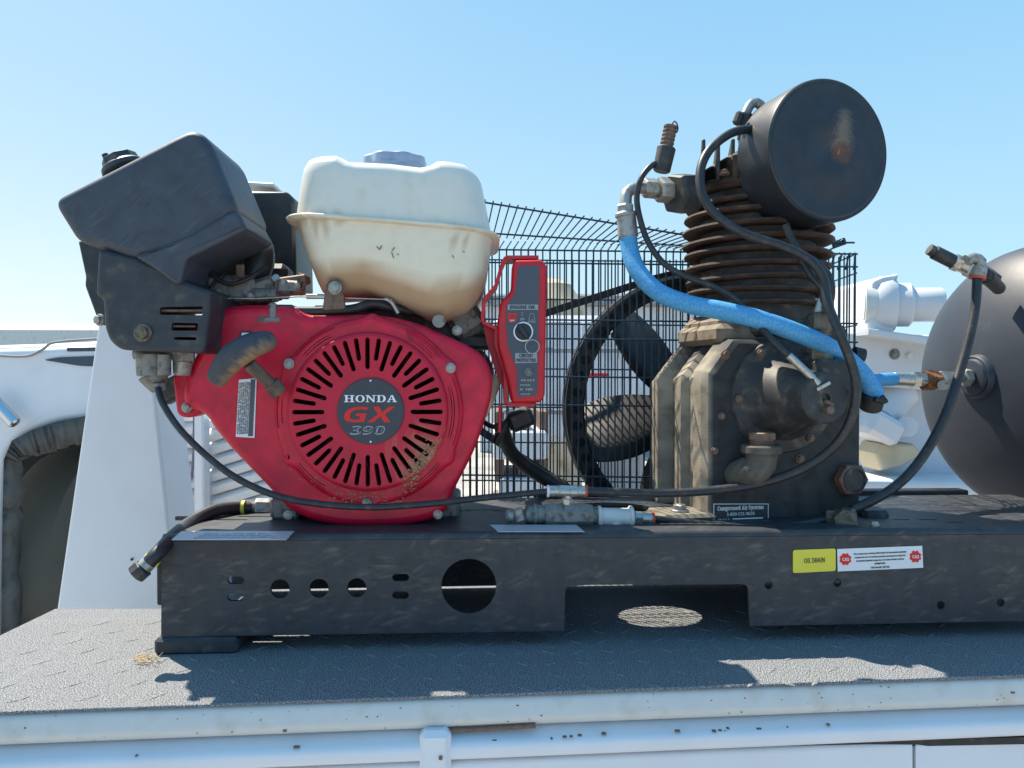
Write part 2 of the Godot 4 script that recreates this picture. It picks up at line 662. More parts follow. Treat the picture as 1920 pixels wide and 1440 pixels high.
	plainmat("decal_clear", rgb(176, 178, 186), 0.4)
	plainmat("panel_grey", rgb(74, 82, 94), 0.45)
	plainmat("emblem", rgb(56, 62, 72), 0.4)
	plainmat("letter_white", rgb(236, 238, 240), 0.5)
	plainmat("letter_red", rgb(222, 34, 30), 0.5)
	plainmat("letter_grey", rgb(172, 176, 182), 0.5)
	plainmat("letter_dark", rgb(48, 52, 58), 0.6)
	plainmat("yellow", rgb(226, 214, 70), 0.5)
	plainmat("label_grey", rgb(150, 158, 164), 0.5)
	plainmat("orange", rgb(196, 84, 60), 0.5)
	plainmat("chrome", rgb(210, 212, 214), 0.15, 1.0)
	plainmat("cream", rgb(206, 200, 180), 0.5)
	plainmat("straw", rgb(188, 162, 112), 0.8)
	plainmat("purple", rgb(110, 104, 128), 0.5)
	plainmat("far_hill", rgb(176, 168, 156), 1.0)
	# scuffed plastic and sheet metal
	for e in [["black_plastic", rgb(58, 66, 77), [rgb(104, 104, 100), rgb(92, 96, 102), rgb(40, 46, 54)], 700, 0.7, 0.34], ["filter_black", rgb(205, 205, 205), [rgb(255, 255, 255), rgb(255, 250, 240), rgb(170, 170, 170)], 420, -0.25, 0.30], ["red", rgb(198, 12, 52), [rgb(206, 52, 82), rgb(176, 8, 40), rgb(204, 36, 66)], 420, 0.9, 0.4]]:
		M[e[0]].albedo_texture = ImageTexture.create_from_image(strokes(Vector2i(512, 512), e[1], e[2], e[3], 21 + int(e[3]), 8, 60, e[4], 0.05))
		M[e[0]].uv1_scale = Vector3.ONE / e[5]
	# sprayed deck lining: fine grit
	var dk := StandardMaterial3D.new()
	dk.resource_name = "deck"
	dk.albedo_texture = noise(71, 0.16, [0.0, rgb(40, 41, 44), 0.34, rgb(74, 80, 88), 0.5, rgb(127, 131, 137), 0.66, rgb(144, 147, 150), 0.82, rgb(192, 190, 184), 1.0, rgb(204, 200, 190)], 512)
	dk.uv1_triplanar = true
	dk.uv1_scale = Vector3.ONE / 0.17
	dk.roughness = 0.8
	dk.heightmap_enabled = true
	dk.heightmap_scale = 0.26
	dk.heightmap_texture = noise(72, 0.13, [0.0, Color.BLACK, 1.0, Color.WHITE], 512)
	M["deck"] = dk
	# scraped and dusty black paint on the frame: strokes lie along its length
	var fr := StandardMaterial3D.new()
	fr.resource_name = "frame_paint"
	fr.albedo_texture = ImageTexture.create_from_image(strokes(Vector2i(1024, 512), rgb(50, 54, 60), [rgb(150, 134, 112), rgb(128, 116, 100), rgb(104, 98, 90), rgb(30, 31, 34)], 3800, 5, 12, 60, 0.10, 0.04, 0.22))
	fr.uv1_triplanar = true
	fr.uv1_scale = Vector3.ONE / 0.55
	fr.roughness = 0.5
	M["frame"] = fr


func hsh(v: Vector3, f: float) -> float:
	return nz3.get_noise_3d(v.x * f, v.y * f, v.z * f)
var nz3 := FastNoiseLite.new()


func ground():
	nz3.seed = 9
	nz3.frequency = 1.0
	var yg := (TI * Vector3.ZERO).y
	var b := G.new()
	b.box(Vector3(0, yg - 0.25, -60), Vector3(900, 0.5, 900))
	struct("ground", b, M.sand)
	# low bare ridge on the horizon
	b = G.new()
	var rr := []
	for i in 60:
		var x := -420.0 + i * 14.5
		var h := 5.0 + hsh(Vector3(x, 0, 0), 0.02) * 5.0
		rr.append([Vector3(x, yg - 1, -380), Vector3(x, yg + maxf(1.0, h), -405), Vector3(x, yg - 1, -440)])
	b.loft(rr)
	struct("hills", b, M.far_hill)


func truck_deck():
	var t := thing("service_truck_body", "white service truck body with a grey grit-coated deck under the compressor frame", "truck body", Vector3(0, yd, 0.1))
	var poly := PackedVector2Array()
	for p in [[-160, 1340], [2140, 1257], [2400, 985], [480, 985], [304, 1141], [104, 1141], [0, 1191], [-160, 1268]]:
		var h := D(p[0], p[1])
		poly.append(Vector2(h.x, -h.z))
	var flat := Transform3D(Basis(Vector3(1, ds, 0), Vector3(0, 0, -1), Vector3(0, 1, 0)), Vector3(0, deck_y(0), 0))
	var b := G.new()
	b.slab(flat, poly, [], -0.003, 0.0, 0.001, 2)
	part(t, "deck_coating", b, M.deck)
	b = G.new()
	var rnd := RandomNumberGenerator.new()
	rnd.seed = 4
	for i in 34:
		for j in 9:
			var c := Vector3(-0.62 + i * 0.037, yd, 0.17 - j * 0.037)
			if not Geometry2D.is_point_in_polygon(Vector2(c.x, -c.z), poly): continue
			c.y = deck_y(c.x)
			var m := Basis(Vector3.UP, (0.8 if (i + j) % 2 else -0.8) + rnd.randf_range(-0.1, 0.1))
			var r := []
			for k in 7:
				var u := -1.0 + k / 3.0
				var w := 0.0042 * sqrt(maxf(0.02, 1.0 - u * u))
				var hgt := 0.0009 * sqrt(maxf(0.02, 1.0 - u * u))
				r.append([c + m * Vector3(u * 0.013, -0.001, -w), c + m * Vector3(u * 0.013, hgt, -w * 0.4), c + m * Vector3(u * 0.013, hgt, w * 0.4), c + m * Vector3(u * 0.013, -0.001, w)])
			b.loft(r)
	part(t, "tread_bumps", b, M.deck, "", "stuff")
	# the side below: white fascia, gutter and lower panel, all along the front edge
	var a := D(-160, 1340)
	var e := D(2140, 1257)
	a.y += 0.0075
	e.y += 0.0075
	var al := (a - e).normalized()
	var out := Vector3.UP.cross(al).normalized()
	var xf := Transform3D(Basis(out, al.cross(out), al), e)
	var n := (a - e).length()
	b = G.new()
	b.slab(xf, rounded(PackedVector2Array([Vector2(-0.04, -0.011), Vector2(-0.001, -0.011), Vector2(0.006, -0.036), Vector2(-0.004, -0.046), Vector2(-0.04, -0.046)]), 0.008, 5), [], 0.0, n)
	part(t, "upper_rail", b, M.white_dirty)
	b = G.new()
	b.slab(xf, rounded(PackedVector2Array([Vector2(-0.12, -0.047), Vector2(-0.012, -0.047), Vector2(0.012, -0.058), Vector2(0.012, -0.075), Vector2(-0.12, -0.075)]), 0.006, 4), [], 0.0, n)
	part(t, "drip_ledge", b, M.white_paint)
	b = G.new()
	b.slab(xf, rounded(PackedVector2Array([Vector2(-0.5, -0.08), Vector2(0.004, -0.08), Vector2(0.006, -0.7), Vector2(-0.5, -0.7)]), 0.006, 3), [], n * 0.2065, n)
	part(t, "tool_door", b, M.white_paint)
	b = G.new()
	b.slab(xf, rounded(PackedVector2Array([Vector2(-0.5, -0.08), Vector2(0.004, -0.08), Vector2(0.006, -0.7), Vector2(-0.5, -0.7)]), 0.006, 3), [], 0.0, n * 0.2035)
	part(t, "tool_door", b, M.white_paint)
	b = G.new()
	b.box(xf * Vector3(-0.02, -0.078, n / 2), Vector3(n, 0.008, 0.02))
	part(t, "door_seal", b, M.black_rubber)
	# latch over the door edge, with rust round it
	var lp := L(817, 1400, -0.152)
	b = G.new()
	b.box(lp + Vector3(0, -0.004, 0), Vector3(0.034, 0.05, 0.024), 0.006)
	var la := part(t, "latch", b, M.white_paint)
	b = G.new()
	b.cyl(lp + Vector3(0.006, -0.006, 0.011), lp + Vector3(0.006, -0.006, 0.014), 0.0022)
	part(la, "rivet", b, M.brown_steel)
	b = G.new()
	b.tube([lp + Vector3(0.016, 0.016, -0.004), lp + Vector3(0.05, 0.017, -0.004), lp + Vector3(0.11, 0.019, -0.005)], 0.0028)
	part(t, "rusty_hinge_rod", b, M.brown_steel)
	b = G.new()
	for i in 64:   # paint chips and specks of rust along the rail
		var s := rnd.randf() * n
		var yv := rnd.randf_range(-0.043, -0.014)
		var xv := -0.001 + (-0.011 - yv) / 0.025 * 0.007
		if yv < -0.036: xv = 0.006 + (yv + 0.036) * 0.9
		var c := xf * Vector3(xv, yv, s)
		var sc := rnd.randf_range(0.0004, 0.0013) * (2.2 if i % 14 == 0 else 1.0)
		b.box(c, Vector3(sc * rnd.randf_range(1, 2.6), sc, 0.0008), 0.0002)
	for i in 22:   # rust where water stands in the gutter
		var c := xf * Vector3(0.004 + rnd.randf() * 0.006, -0.0525 - rnd.randf() * 0.004, clampf(rnd.randfn(0.52, 0.16), 0.1, 0.95) * n)
		b.box(c, Vector3(rnd.randf_range(0.001, 0.006), rnd.randf_range(0.0006, 0.002), 0.004), 0.0003)
	part(t, "paint_chips", b, M.brown_steel, "", "stuff")


func steel_frame():
	var t := thing("compressor_frame", "long scuffed black steel base frame with round holes and stickers", "steel frame", L(960, 1226, 0.12))
	var pts := V2([303, 1012, 302, 1194, 1058, 1183, 1060, 1097, 1403, 1095, 1406, 1174, 2160, 1160, 2160, 985])
	var tp := PackedVector2Array([Vector2(pts[7].x, 0), Vector2(pts[0].x, 0), pts[1], pts[2]])
	tp.append_array(rounded(PackedVector2Array([pts[2], pts[3], pts[4], pts[5]]), 0.009, 4).slice(5, 15))
	tp.append_array(PackedVector2Array([pts[5], pts[6]]))
	var holes := []
	var k := sz(700, 0)
	for h in [[525, 1104, 18], [598, 1103, 18], [669, 1102, 18], [879, 1099, 52], [1441, 1097, 8], [1570, 1093, 8], [1764, 1135, 8], [1876, 1130, 8]]:
		holes.append(disc2(v2(L(h[0], h[1])), h[2] * k, 40 if h[2] > 30 else 24))
	for h in [[442, 1088], [442, 1120], [751, 1083], [751, 1116]]:
		holes.append(pill2(v2(L(h[0] - 9, h[1])), v2(L(h[0] + 9, h[1])), 7 * k))
	var b := G.new()
	b.slab(Transform3D.IDENTITY, tp, holes, -0.005, 0.0)
	part(t, "front_panel", b, M.frame)
	# top plate with slots; its front edge is rolled
	var x0 := pts[0].x
	var x1 := pts[7].x
	var sl := []
	for s in [[430, 985, 30], [372, 979, 40], [700, 1003, 40], [860, 968, 20], [905, 966, 30], [950, 968, 22], [1120, 968, 30], [1560, 990, 20], [1640, 977, 16], [1690, 985, 12], [1740, 985, 14], [1790, 990, 14], [1850, 975, 20], [480, 979, 30]]:
		var a := H(s[0] - s[2], s[1], 0)
		var c := H(s[0] + s[2], s[1], 0)
		sl.append(pill2(Vector2(a.x, -a.z), Vector2(c.x, -c.z), 0.0028))
	var spot := D(1240, 1156) - Vector3(0.066, -0.148, 0.066)
	sl.append(disc2(Vector2(spot.x, -spot.z), 0.062, 32, 0.05))
	var flat := Transform3D(Basis(Vector3(1, 0, 0), Vector3(0, 0, -1), Vector3(0, 1, 0)), Vector3.ZERO)
	b = G.new()
	b.slab(flat, PackedVector2Array([Vector2(x0, 0.006), Vector2(x1, 0.006), Vector2(x1, 0.28), Vector2(x0, 0.28)]), sl, 0.003, 0.008, 0.001, 1)
	part(t, "top_plate", b, M.frame)
	b = G.new()
	var arc := PackedVector2Array()
	for i in 7: arc.append(Vector2(-0.008 + 0.008 * sin(PI / 2 * i / 6), 0.0 + 0.008 * cos(PI / 2 * i / 6)))
	arc.append(Vector2(-0.008, 0.0))
	b.slab(Transform3D(Basis(Vector3(0, 0, 1), Vector3.UP, Vector3(-1, 0, 0)), Vector3(x1, 0.0005, 0)), arc, [], 0.0, x1 - x0)
	part(t, "rolled_edge", b, M.frame)
	b = G.new()
	b.slab(Transform3D.IDENTITY, PackedVector2Array([Vector2(x0, 0.002), Vector2(x0, deck_y(x0) + 0.004), Vector2(x1, deck_y(x1) + 0.004), Vector2(x1, 0.002)]), [], -0.28, -0.275)
	part(t, "rear_panel", b, M.frame)
	b = G.new()
	b.box(Vector3(x0 + 0.004, yd * 0.32, -0.14), Vector3(0.005, -yd * 0.6, 0.262))
	b.box(Vector3(x0 - 0.004, yd * 0.30, -0.03), Vector3(0.01, -yd * 0.56, 0.05), 0.002)
	part(t, "end_panel", b, M.black_steel)
	# dark cross channel behind the plate that carries the belt guard
	b = G.new()
	var c0 := L(1005, 920, 0.31)
	var c1 := L(1800, 905, 0.31)
	b.box(Vector3((c0.x + c1.x) / 2, (c0.y + L(1005, 960, 0.31).y) / 2, -0.30), Vector3(c1.x - c0.x, c0.y - L(1005, 960, 0.31).y, 0.03), 0.002)
	part(t, "cross_channel", b, M.black_steel)
	b = G.new()
	var f0 := L(288, 1195, -0.004)
	var f1 := L(445, 1225, -0.004)
	b.box(Vector3((f0.x + f1.x) / 2, (pts[1].y + yd) / 2 - 0.001, -0.045), Vector3(f1.x - f0.x, pts[1].y - yd, 0.1), 0.004)
	part(t, "foot_block", b, M.black_box)
	# stickers on the front and printed sheets on the plate
	b = G.new()
	b.slab(Transform3D.IDENTITY, rounded(V2([1486, 1031, 1486, 1074, 1566, 1070, 1566, 1028]), 0.003, 4), [], 0.0008, 0.0014)
	var s1 := part(t, "yellow_sticker", b, M.yellow, "yellow oil drain sticker")
	words(s1, "lettering", "OIL DRAIN", L(1526, 1050) + Vector3(0, 0, 0.0018), 40 * k, 9 * k, M.letter_dark, false, false, 0, Basis(Vector3.BACK, 0.035))
	b = G.new()
	b.slab(Transform3D.IDENTITY, V2([1569, 1029, 1570, 1071, 1730, 1064, 1728, 1023]), [], 0.0008, 0.0014)
	var s2 := part(t, "white_sticker", b, M.decal_white, "white oil notice sticker with two red seals")
	for i in 2:
		var c := v2(L([1584, 1715][i], [1048, 1043][i]))
		var star := PackedVector2Array()
		for j in 16: star.append(c + Vector2.from_angle(TAU * j / 16) * (12.5 if j % 2 else 10.0) * k)
		b = G.new()
		b.slab(Transform3D.IDENTITY, star, [], 0.0015, 0.002)
		var sl2 := part(s2, "seal", b, M.letter_red)
		words(s2, "lettering", "CAS", Vector3(c.x, c.y, 0.0024), 13 * k, 6 * k, M.decal_white, false, true)
	var rows := ["This compressor is factory filled with CAS formulated synthetic", "compressor oil. To maintain product warranty use only CAS", "formulated synthetic compressor oil. Drain all other oil from", "compressor.", "Oil Part# 30150"]
	for i in 5:
		words(s2, "lettering", rows[i], L(1649, 1036.5 + i * 6.6 - 0.0) + Vector3(0, 0, 0.0018), [104, 100, 94, 22, 36][i] * k, 4.0 * k, M.letter_dark, false, false, 0, Basis(Vector3.BACK, 0.035))
	for s in [[322, 1012, 537, 1012, 552, 996, 340, 996], [934, 997, 1096, 997, 1080, 984, 918, 984]]:
		b = G.new()
		var f := PackedVector2Array()
		for i in 4:
			var h := H(s[i * 2], s[i * 2 + 1], 0.009)
			f.append(Vector2(h.x, -h.z))
		b.slab(flat, f, [], 0.0085, 0.0092)
		var sh := part(t, "printed_sheet", b, M.decal_clear, "worn silver printed sheet on the top plate")
		if s[0] == 322:
			for i in 3:
				words(sh, "lettering", ["CAUTION", "KEEP HANDS CLEAR OF BELT AND PULLEYS", "DISCONNECT BEFORE SERVICING"][i], H(440, 1000.5 + i * 3.6, 0.0095) , 0.08 + 0.01 * i, 0.0052, M.letter_grey, false, false, 0, Basis(Vector3.RIGHT, -PI / 2))
	for p in [[1112, 975], [1640, 985]]:
		bolt(t, H(p[0], p[1], 0.009), Vector3.UP, 0.005, M.steel)


func stand_and_rack():
	# tapered white sheet-metal stand behind the left end of the frame
	var t := thing("tapered_stand", "tall tapered white sheet metal stand behind the left end of the frame", "metal stand", L(220, 1200, 0.45))
	var b := G.new()
	b.slab(Transform3D.IDENTITY, V2([196, 520, 96, 1210, 340, 1210, 312, 940, 268, 520], 0.45), [], -0.56, -0.45, 0.006, 3)
	part(t, "panel", b, M.white_paint)
	b = G.new()
	b.slab(Transform3D.IDENTITY, V2([270, 520, 314, 940, 342, 1210, 362, 1210, 333, 940, 284, 520], 0.52), [], -0.6, -0.5, 0.003, 2)
	part(t, "side_flange", b, M.white_paint)
	b = G.new()
	b.cyl(L(247, 1049, 0.451), L(247, 1049, 0.446), 0.0022)
	part(t, "screw", b, M.black_steel)
	# white slatted rack between the stand and the engine
	var r := thing("slatted_rack", "white painted steel rack of horizontal louvre slats behind the red engine", "rack", L(440, 1130, 0.95))
	for p in [[372, 392], [552, 572], [300, 316]]:
		b = G.new()
		var a := L(p[0], 740, 0.93)
		var c := L(p[1], 1130, 0.93)
		b.box(Vector3((a.x + c.x) / 2, (a.y + c.y) / 2, -0.92), Vector3(c.x - a.x, a.y - c.y, 0.05), 0.004)
		part(r, "post", b, M.white_paint)
	for i in 10:
		b = G.new()
		var y0 := 775 + i * 25.0
		var a := L(312, y0, 0.98)
		var c := L(374, y0 - 1, 0.98)
		b.box((a + c) / 2, Vector3(c.x - a.x, 0.019, 0.05), 0.002, Basis(Vector3.RIGHT, 0.5))
		part(r, "slat", b, M.white_paint)
		b = G.new()
		a = L(392, y0 + 14, 0.98)
		c = L(556, y0 - 36, 0.98)
		b.box((a + c) / 2, Vector3((c - a).length(), 0.022, 0.05), 0.002, Basis(Vector3.BACK, atan2(c.y - a.y, c.x - a.x)) * Basis(Vector3.RIGHT, 0.5))
		part(r, "slat", b, M.white_paint)
	b = G.new()
	b.box((L(310, 900, 1.06) + L(600, 900, 1.06)) / 2, Vector3(L(600, 900, 1.06).x - L(310, 900, 1.06).x, 0.4, 0.01))
	part(r, "back_sheet", b, M.white_dirty)
	var w := thing("purple_cable", "thin grey purple cable hanging in front of the slatted rack", "cable", L(360, 935, 0.9))
	b = G.new()
	b.tube(LL([365, 700, 0.9, 364, 800, 0.9, 361, 880, 0.9, 350, 915, 0.9, 322, 942, 0.88]), 0.0035, 8)
	part(w, "sheath", b, M.purple)


func belt_guard():
	var t := thing("belt_guard", "dark blue wire mesh belt guard with bent open top between engine and compressor", "belt guard", L(1240, 945, 0.36))
	var zf := 0.31
	var zb := 0.47
	var wr := 1.6 * sz(1000, zf)
	var b := G.new()
	var rnd := RandomNumberGenerator.new()
	rnd.seed = 12
	var x := 868.0
	var tops := []
	while x < 1604:
		var ty := 466.0 + (x - 912) * 0.012 + (6.0 if x > 1520 else 0.0)
		var bx := x + rnd.randf_range(-1.2, 1.2)
		var c := L(x, ty, zf)
		var d := L(bx, 948, zf)
		d.x = c.x + rnd.randf_range(-0.001, 0.001)
		b.bar(c, d, wr * rnd.randf_range(0.9, 1.15), 5)
		tops.append([x, c])
		x += 13.6
	part(t, "front_wires", b, M.guard, "", "stuff")
	b = G.new()
	x = 868.0
	while x < 1545:
		var c := L(x, 487, zb)
		var d := L(x, 935, zb)
		d.x = c.x
		b.bar(c, d, wr, 5)
		x += 13.6 * 1.31 / 1.47
	part(t, "rear_wires", b, M.guard, "", "stuff")
	for y in [468, 492, 598, 633, 704, 757, 890, 944]:
		b = G.new()
		b.bar(L(866, y, zf) + Vector3(0, 0, 0.004), L(1606, y + 9, zf) + Vector3(0, 0, 0.004), wr * 1.05)
		part(t, "cross_wire", b, M.guard)
	for y in [487, 560, 606, 690, 762, 828, 900]:
		b = G.new()
		b.bar(L(866, y, zb) + Vector3(0, 0, 0.004), L(1545, y + 7, zb) + Vector3(0, 0, 0.004), wr * 1.05)
		part(t, "cross_wire", b, M.guard)
	# the top panel, sprung open and leaning: short wires between two rails
	b = G.new()
	x = 900.0
	var hook := G.new()
	for i in 33:
		var lo := Vector2(x, 438.0 + (x - 912) * 0.064)
		var ux := x + 12.0 + (x - 912) * 0.19
		var hi := Vector2(ux, 380.0 + (ux - 912) * 0.163 - 2.0)
		var p := L(lo.x - 2, lo.y + 6, 0.33)
		var q := L(hi.x, hi.y - 3, 0.25)
		b.bar(p, q, wr * 0.85, 5)
		if i < tops.size():
			var e := L(tops[i][0] + 44 + 12, 452 + (x - 912) * 0.03, 0.35)
			hook.bar(tops[i + 3][1], L(tops[i + 3][0] + 9, 452 + (x - 912) * 0.02, 0.34), wr * 0.9, 5)
		x += 13.0
	part(t, "top_wires", b, M.guard, "", "stuff")
	part(t, "bent_wire_ends", hook, M.guard, "", "stuff")
	for y in [[380, 0.163, 0.25], [437, 0.064, 0.325]]:
		b = G.new()
		b.bar(L(898, y[0] - 14 * y[1], y[2]), L(1340, y[0] + 428 * y[1], y[2]), wr * 1.1)
		part(t, "top_rail", b, M.guard)
	# right end: side wires and a bent corner
	b = G.new()
	for i in 7:
		var u := i / 6.0
		var p := L(1604, 476, zf).lerp(L(1545, 487, zb), u)
		var q := p
		q.y = L(1604, 948, zf).y
		b.bar(p, q, wr, 5)
	part(t, "side_wires", b, M.guard, "", "stuff")
	for y in [476, 512, 610]:
		b = G.new()
		b.bar(L(1606, y, zf), L(1548, y + (700 - y) * 0.11, zb), wr)
		part(t, "cross_wire", b, M.guard)
	b = G.new()
	for i in 5: b.tube([L(1540 + i * 15, 506, zf), L(1552 + i * 13, 479, zf), L(1564 + i * 10, 474, 0.36), L(1560 + i * 8, 478, 0.42)], wr, 5, false)
	part(t, "bent_wire_ends", b, M.guard, "", "stuff")
	b = G.new()
	b.tube(LL([1520, 470, 0.33, 1548, 456, 0.31, 1575, 455, 0.3, 1602, 455, 0.3]), wr * 1.2, 6)
	b.tube(LL([1530, 480, 0.33, 1560, 466, 0.31, 1580, 450, 0.3, 1585, 456, 0.3]), wr * 1.2, 6)
	b.box(L(1573, 456, 0.305), Vector3(0.024, 0.012, 0.006), 0.001, Basis(Vector3.BACK, 0.35))
	part(t, "broken_clip", b, M.guard)


func small_things():
	var t := thing("straw_tuft", "small tuft of dry yellow straw by the left foot block on the deck", "straw", D(272, 1240))
	var b := G.new()
	var rnd := RandomNumberGenerator.new()
	rnd.seed = 77
	for i in 30:
		var c := D(272 + rnd.randfn(0, 14), 1240 + rnd.randfn(0, 5)) + Vector3(0, 0.002 + rnd.randf() * 0.006, 0)
		var a := rnd.randf() * TAU
		var v := Vector3(cos(a), rnd.randf_range(-0.15, 0.2), sin(a) * 0.6) * rnd.randf_range(0.003, 0.015)
		b.bar(c - v, c + v, rnd.randf_range(0.0002, 0.0006), 4)
	part(t, "stalks", b, M.straw, "", "stuff")


func compressor(pu: Vector3):
	var t := thing("air_compressor", "black cast iron single cylinder air compressor with brown cooling fins and round black filter", "air compressor", L(1460, 985, 0.17))
	# crankcase: rings of an outline, from the front face to the back
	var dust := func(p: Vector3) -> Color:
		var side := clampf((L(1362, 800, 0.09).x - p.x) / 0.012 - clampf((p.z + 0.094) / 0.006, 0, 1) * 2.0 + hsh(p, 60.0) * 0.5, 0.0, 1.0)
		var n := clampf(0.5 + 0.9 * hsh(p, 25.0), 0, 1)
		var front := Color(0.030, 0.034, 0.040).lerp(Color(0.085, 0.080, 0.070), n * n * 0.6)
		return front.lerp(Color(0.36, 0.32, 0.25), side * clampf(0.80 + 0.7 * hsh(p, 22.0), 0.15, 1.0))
	var b := G.new()
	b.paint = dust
	var ring := func(l: float, r: float, top: float, bot: float, ch: float, dz: float, sh: float) -> Array:
		var o := []
		var a := L(l, bot, 0.09)
		var c := L(r, top, 0.09)
		var k := ch * sz(1400, 0.09)
		var s := sh * sz(1400, 0.09)
		var pl := [Vector2(a.x, a.y), Vector2(c.x, a.y), Vector2(c.x, c.y - k), Vector2(c.x - k * 0.7, c.y), Vector2(a.x + k * 0.8, c.y), Vector2(a.x, c.y - k)]
		for i in 6:
			var u: Vector2 = pl[i]
			var w: Vector2 = pl[(i + 1) % 6]
			for q in 14:
				var e := u.lerp(w, q / 14.0)
				o.append(Vector3(e.x + s, e.y, -dz))
		return o
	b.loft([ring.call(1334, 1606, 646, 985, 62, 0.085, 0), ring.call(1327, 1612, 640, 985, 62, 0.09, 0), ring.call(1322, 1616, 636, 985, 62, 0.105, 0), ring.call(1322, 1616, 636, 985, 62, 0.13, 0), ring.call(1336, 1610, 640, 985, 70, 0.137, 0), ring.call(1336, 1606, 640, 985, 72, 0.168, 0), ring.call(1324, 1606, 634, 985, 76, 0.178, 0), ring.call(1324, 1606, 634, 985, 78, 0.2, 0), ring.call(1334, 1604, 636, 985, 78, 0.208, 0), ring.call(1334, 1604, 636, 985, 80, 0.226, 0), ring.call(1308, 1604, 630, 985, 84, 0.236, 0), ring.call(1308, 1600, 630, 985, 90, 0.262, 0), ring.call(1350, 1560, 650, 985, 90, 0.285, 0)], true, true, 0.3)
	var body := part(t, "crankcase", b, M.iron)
	# the flange on top, left of the cylinder
	var fl := L(1285, 640, 0.17)
	b = G.new()
	b.paint = func(p): return Color(0.05, 0.048, 0.046).lerp(Color(0.36, 0.29, 0.21), clampf((fl.x + 0.065 - p.x) / 0.05, 0, 1)) * (0.85 + 0.4 * hsh(p, 40.0))  # sunlight painted in: pale at the left end, dark as shade to the right
	b.box(Vector3(L(1430, 610, 0.17).x, L(1400, 630, 0.17).y, -0.18), Vector3(0.21, 0.03, 0.15), 0.008)
	b.box(Vector3(L(1430, 610, 0.17).x, L(1400, 612, 0.17).y, -0.18), Vector3(0.195, 0.034, 0.14), 0.012)
	part(t, "cylinder_flange", b, M.iron)
	# base feet with bolts
	for f in [[1242, 1345, 0.085], [1560, 1660, 0.1], [1250, 1320, 0.24]]:
		b = G.new()
		b.paint = func(p): return Color(0.26, 0.24, 0.19) * (0.85 + 0.4 * hsh(p, 50.0))
		var a := L(f[0], 985, f[2])
		var c := L(f[1], 962, f[2])
		b.box(Vector3((a.x + c.x) / 2, (0.008 + c.y) / 2, -f[2] - 0.03), Vector3(c.x - a.x, c.y - 0.008, 0.07), 0.006)
		var ft := part(t, "foot", b, M.iron)
		bolt(ft, Vector3(a.x + 0.035, c.y + 0.001, -f[2] - 0.022), Vector3.UP, 0.0095, M.galv)
	# bearing cover: flange, cone and end boss
	b = G.new()
	var ca := L(1464, 742, 0.09)
	var xf := Transform3D(Basis(Vector3(1, 0, 0), Vector3(0, 0, 1), Vector3(0, -1, 0)), ca)
	var k := sz(1464, 0.09)
	b.lathe(xf, [107 * k, -0.002, 107 * k, 0.006, 104 * k, 0.010, 83 * k, 0.013, 76 * k, 0.018, 70 * k, 0.026, 48 * k, 0.07, 45 * k, 0.078, 44 * k, 0.106, 41 * k, 0.109, 8 * k, 0.109, 7 * k, 0.104, 0.0, 0.104], 48)
	var cov := part(t, "bearing_cover", b, M.iron_dark)
	for i in 6:
		var a := TAU * i / 6 + 0.05
		bolt(cov, ca + Vector3(cos(a) * 94 * k, sin(a) * 94 * k, 0.014), Vector3.BACK, 0.0045, M.brown_steel)
	b = G.new()
	var bs := L(1548, 768, -0.018)
	b.box(bs + Vector3(0.003, 0.008, 0), Vector3(0.014, 0.006, 0.012), 0.002, Basis(Vector3.BACK, -0.5))
	b.nut(bs, bs + Vector3(0, 0, 0.012), 0.006)
	part(cov, "boss_plug", b, M.brown_steel)
	# square boss and the stack of hexagon fittings of the check valve
	b = G.new()
	var zb := 0.012
	b.box(L(1545, 705, zb + 0.02), Vector3(0.05, 0.045, 0.05), 0.004)
	part(t, "valve_block", b, M.iron_dark)
	var vx := L(1541, 660, zb + 0.02)
	b = G.new()
	b.nut(L(1540, 684, zb + 0.02), L(1540, 640, zb + 0.02), 0.0155, 6, 0.1)
	b.cyl(L(1540, 640, zb + 0.02), L(1540, 618, zb + 0.02), 0.0105)
	for i in 4: b.cyl(L(1540, 640 - i * 5.5, zb + 0.02), L(1540, 637 - i * 5.5, zb + 0.02), 0.0125)
	b.nut(L(1540, 620, zb + 0.02), L(1540, 590, zb + 0.02), 0.0165, 6, 0.4)
	b.cyl(L(1540, 590, zb + 0.02), L(1540, 582, zb + 0.02), 0.013, 0.009)
	var cv := part(t, "check_valve", b, M.brass_grey)
	b = G.new()
	b.cyl(L(1540, 588, zb + 0.02), L(1541, 560, zb + 0.02), 0.011, 0.006)
	part(cv, "cone_nipple", b, M.steel)
	# oil filler elbow, sight plug, name plate
	b = G.new()
	b.paint = func(p): return Color(0.13, 0.12, 0.10) * (0.9 + 0.4 * hsh(p, 60.0))
	b.tube(LL([1384, 892, 0.085, 1395, 888, 0.07, 1412, 882, 0.055, 1426, 868, 0.05, 1428, 845, 0.05]), 0.0215, 20)
	b.cyl(L(1428, 850, 0.05), L(1428, 834, 0.05), 0.0275, -1.0, 24, 0.002)
	b.lathe(Transform3D(Basis(), L(1386, 892, 0.08)), [0.0, -0.019, 0.012, -0.016, 0.018, -0.007, 0.019, 0.0, 0.018, 0.007, 0.012, 0.016, 0.0, 0.019], 24)
	var el := part(t, "oil_filler_elbow", b, M.iron)
	b = G.new()
	b.cyl(L(1428, 836, 0.05), L(1428, 822, 0.05), 0.0155)
	for i in 3: b.cyl(L(1428, 834 - i * 4.5, 0.05), L(1428, 832 - i * 4.5, 0.05), 0.0172)
	b.nut(L(1428, 824, 0.05), L(1428, 810, 0.05), 0.0195, 6, 0.15)
	part(el, "filler_cap", b, M.brown_steel)
	b = G.new()
	var si := L(1588, 897, 0.085)
	b.nut(si, si + Vector3(0, 0, 0.018), 0.024, 6, 0.5)
	var sg := part(t, "oil_sight_plug", b, M.brown_steel)
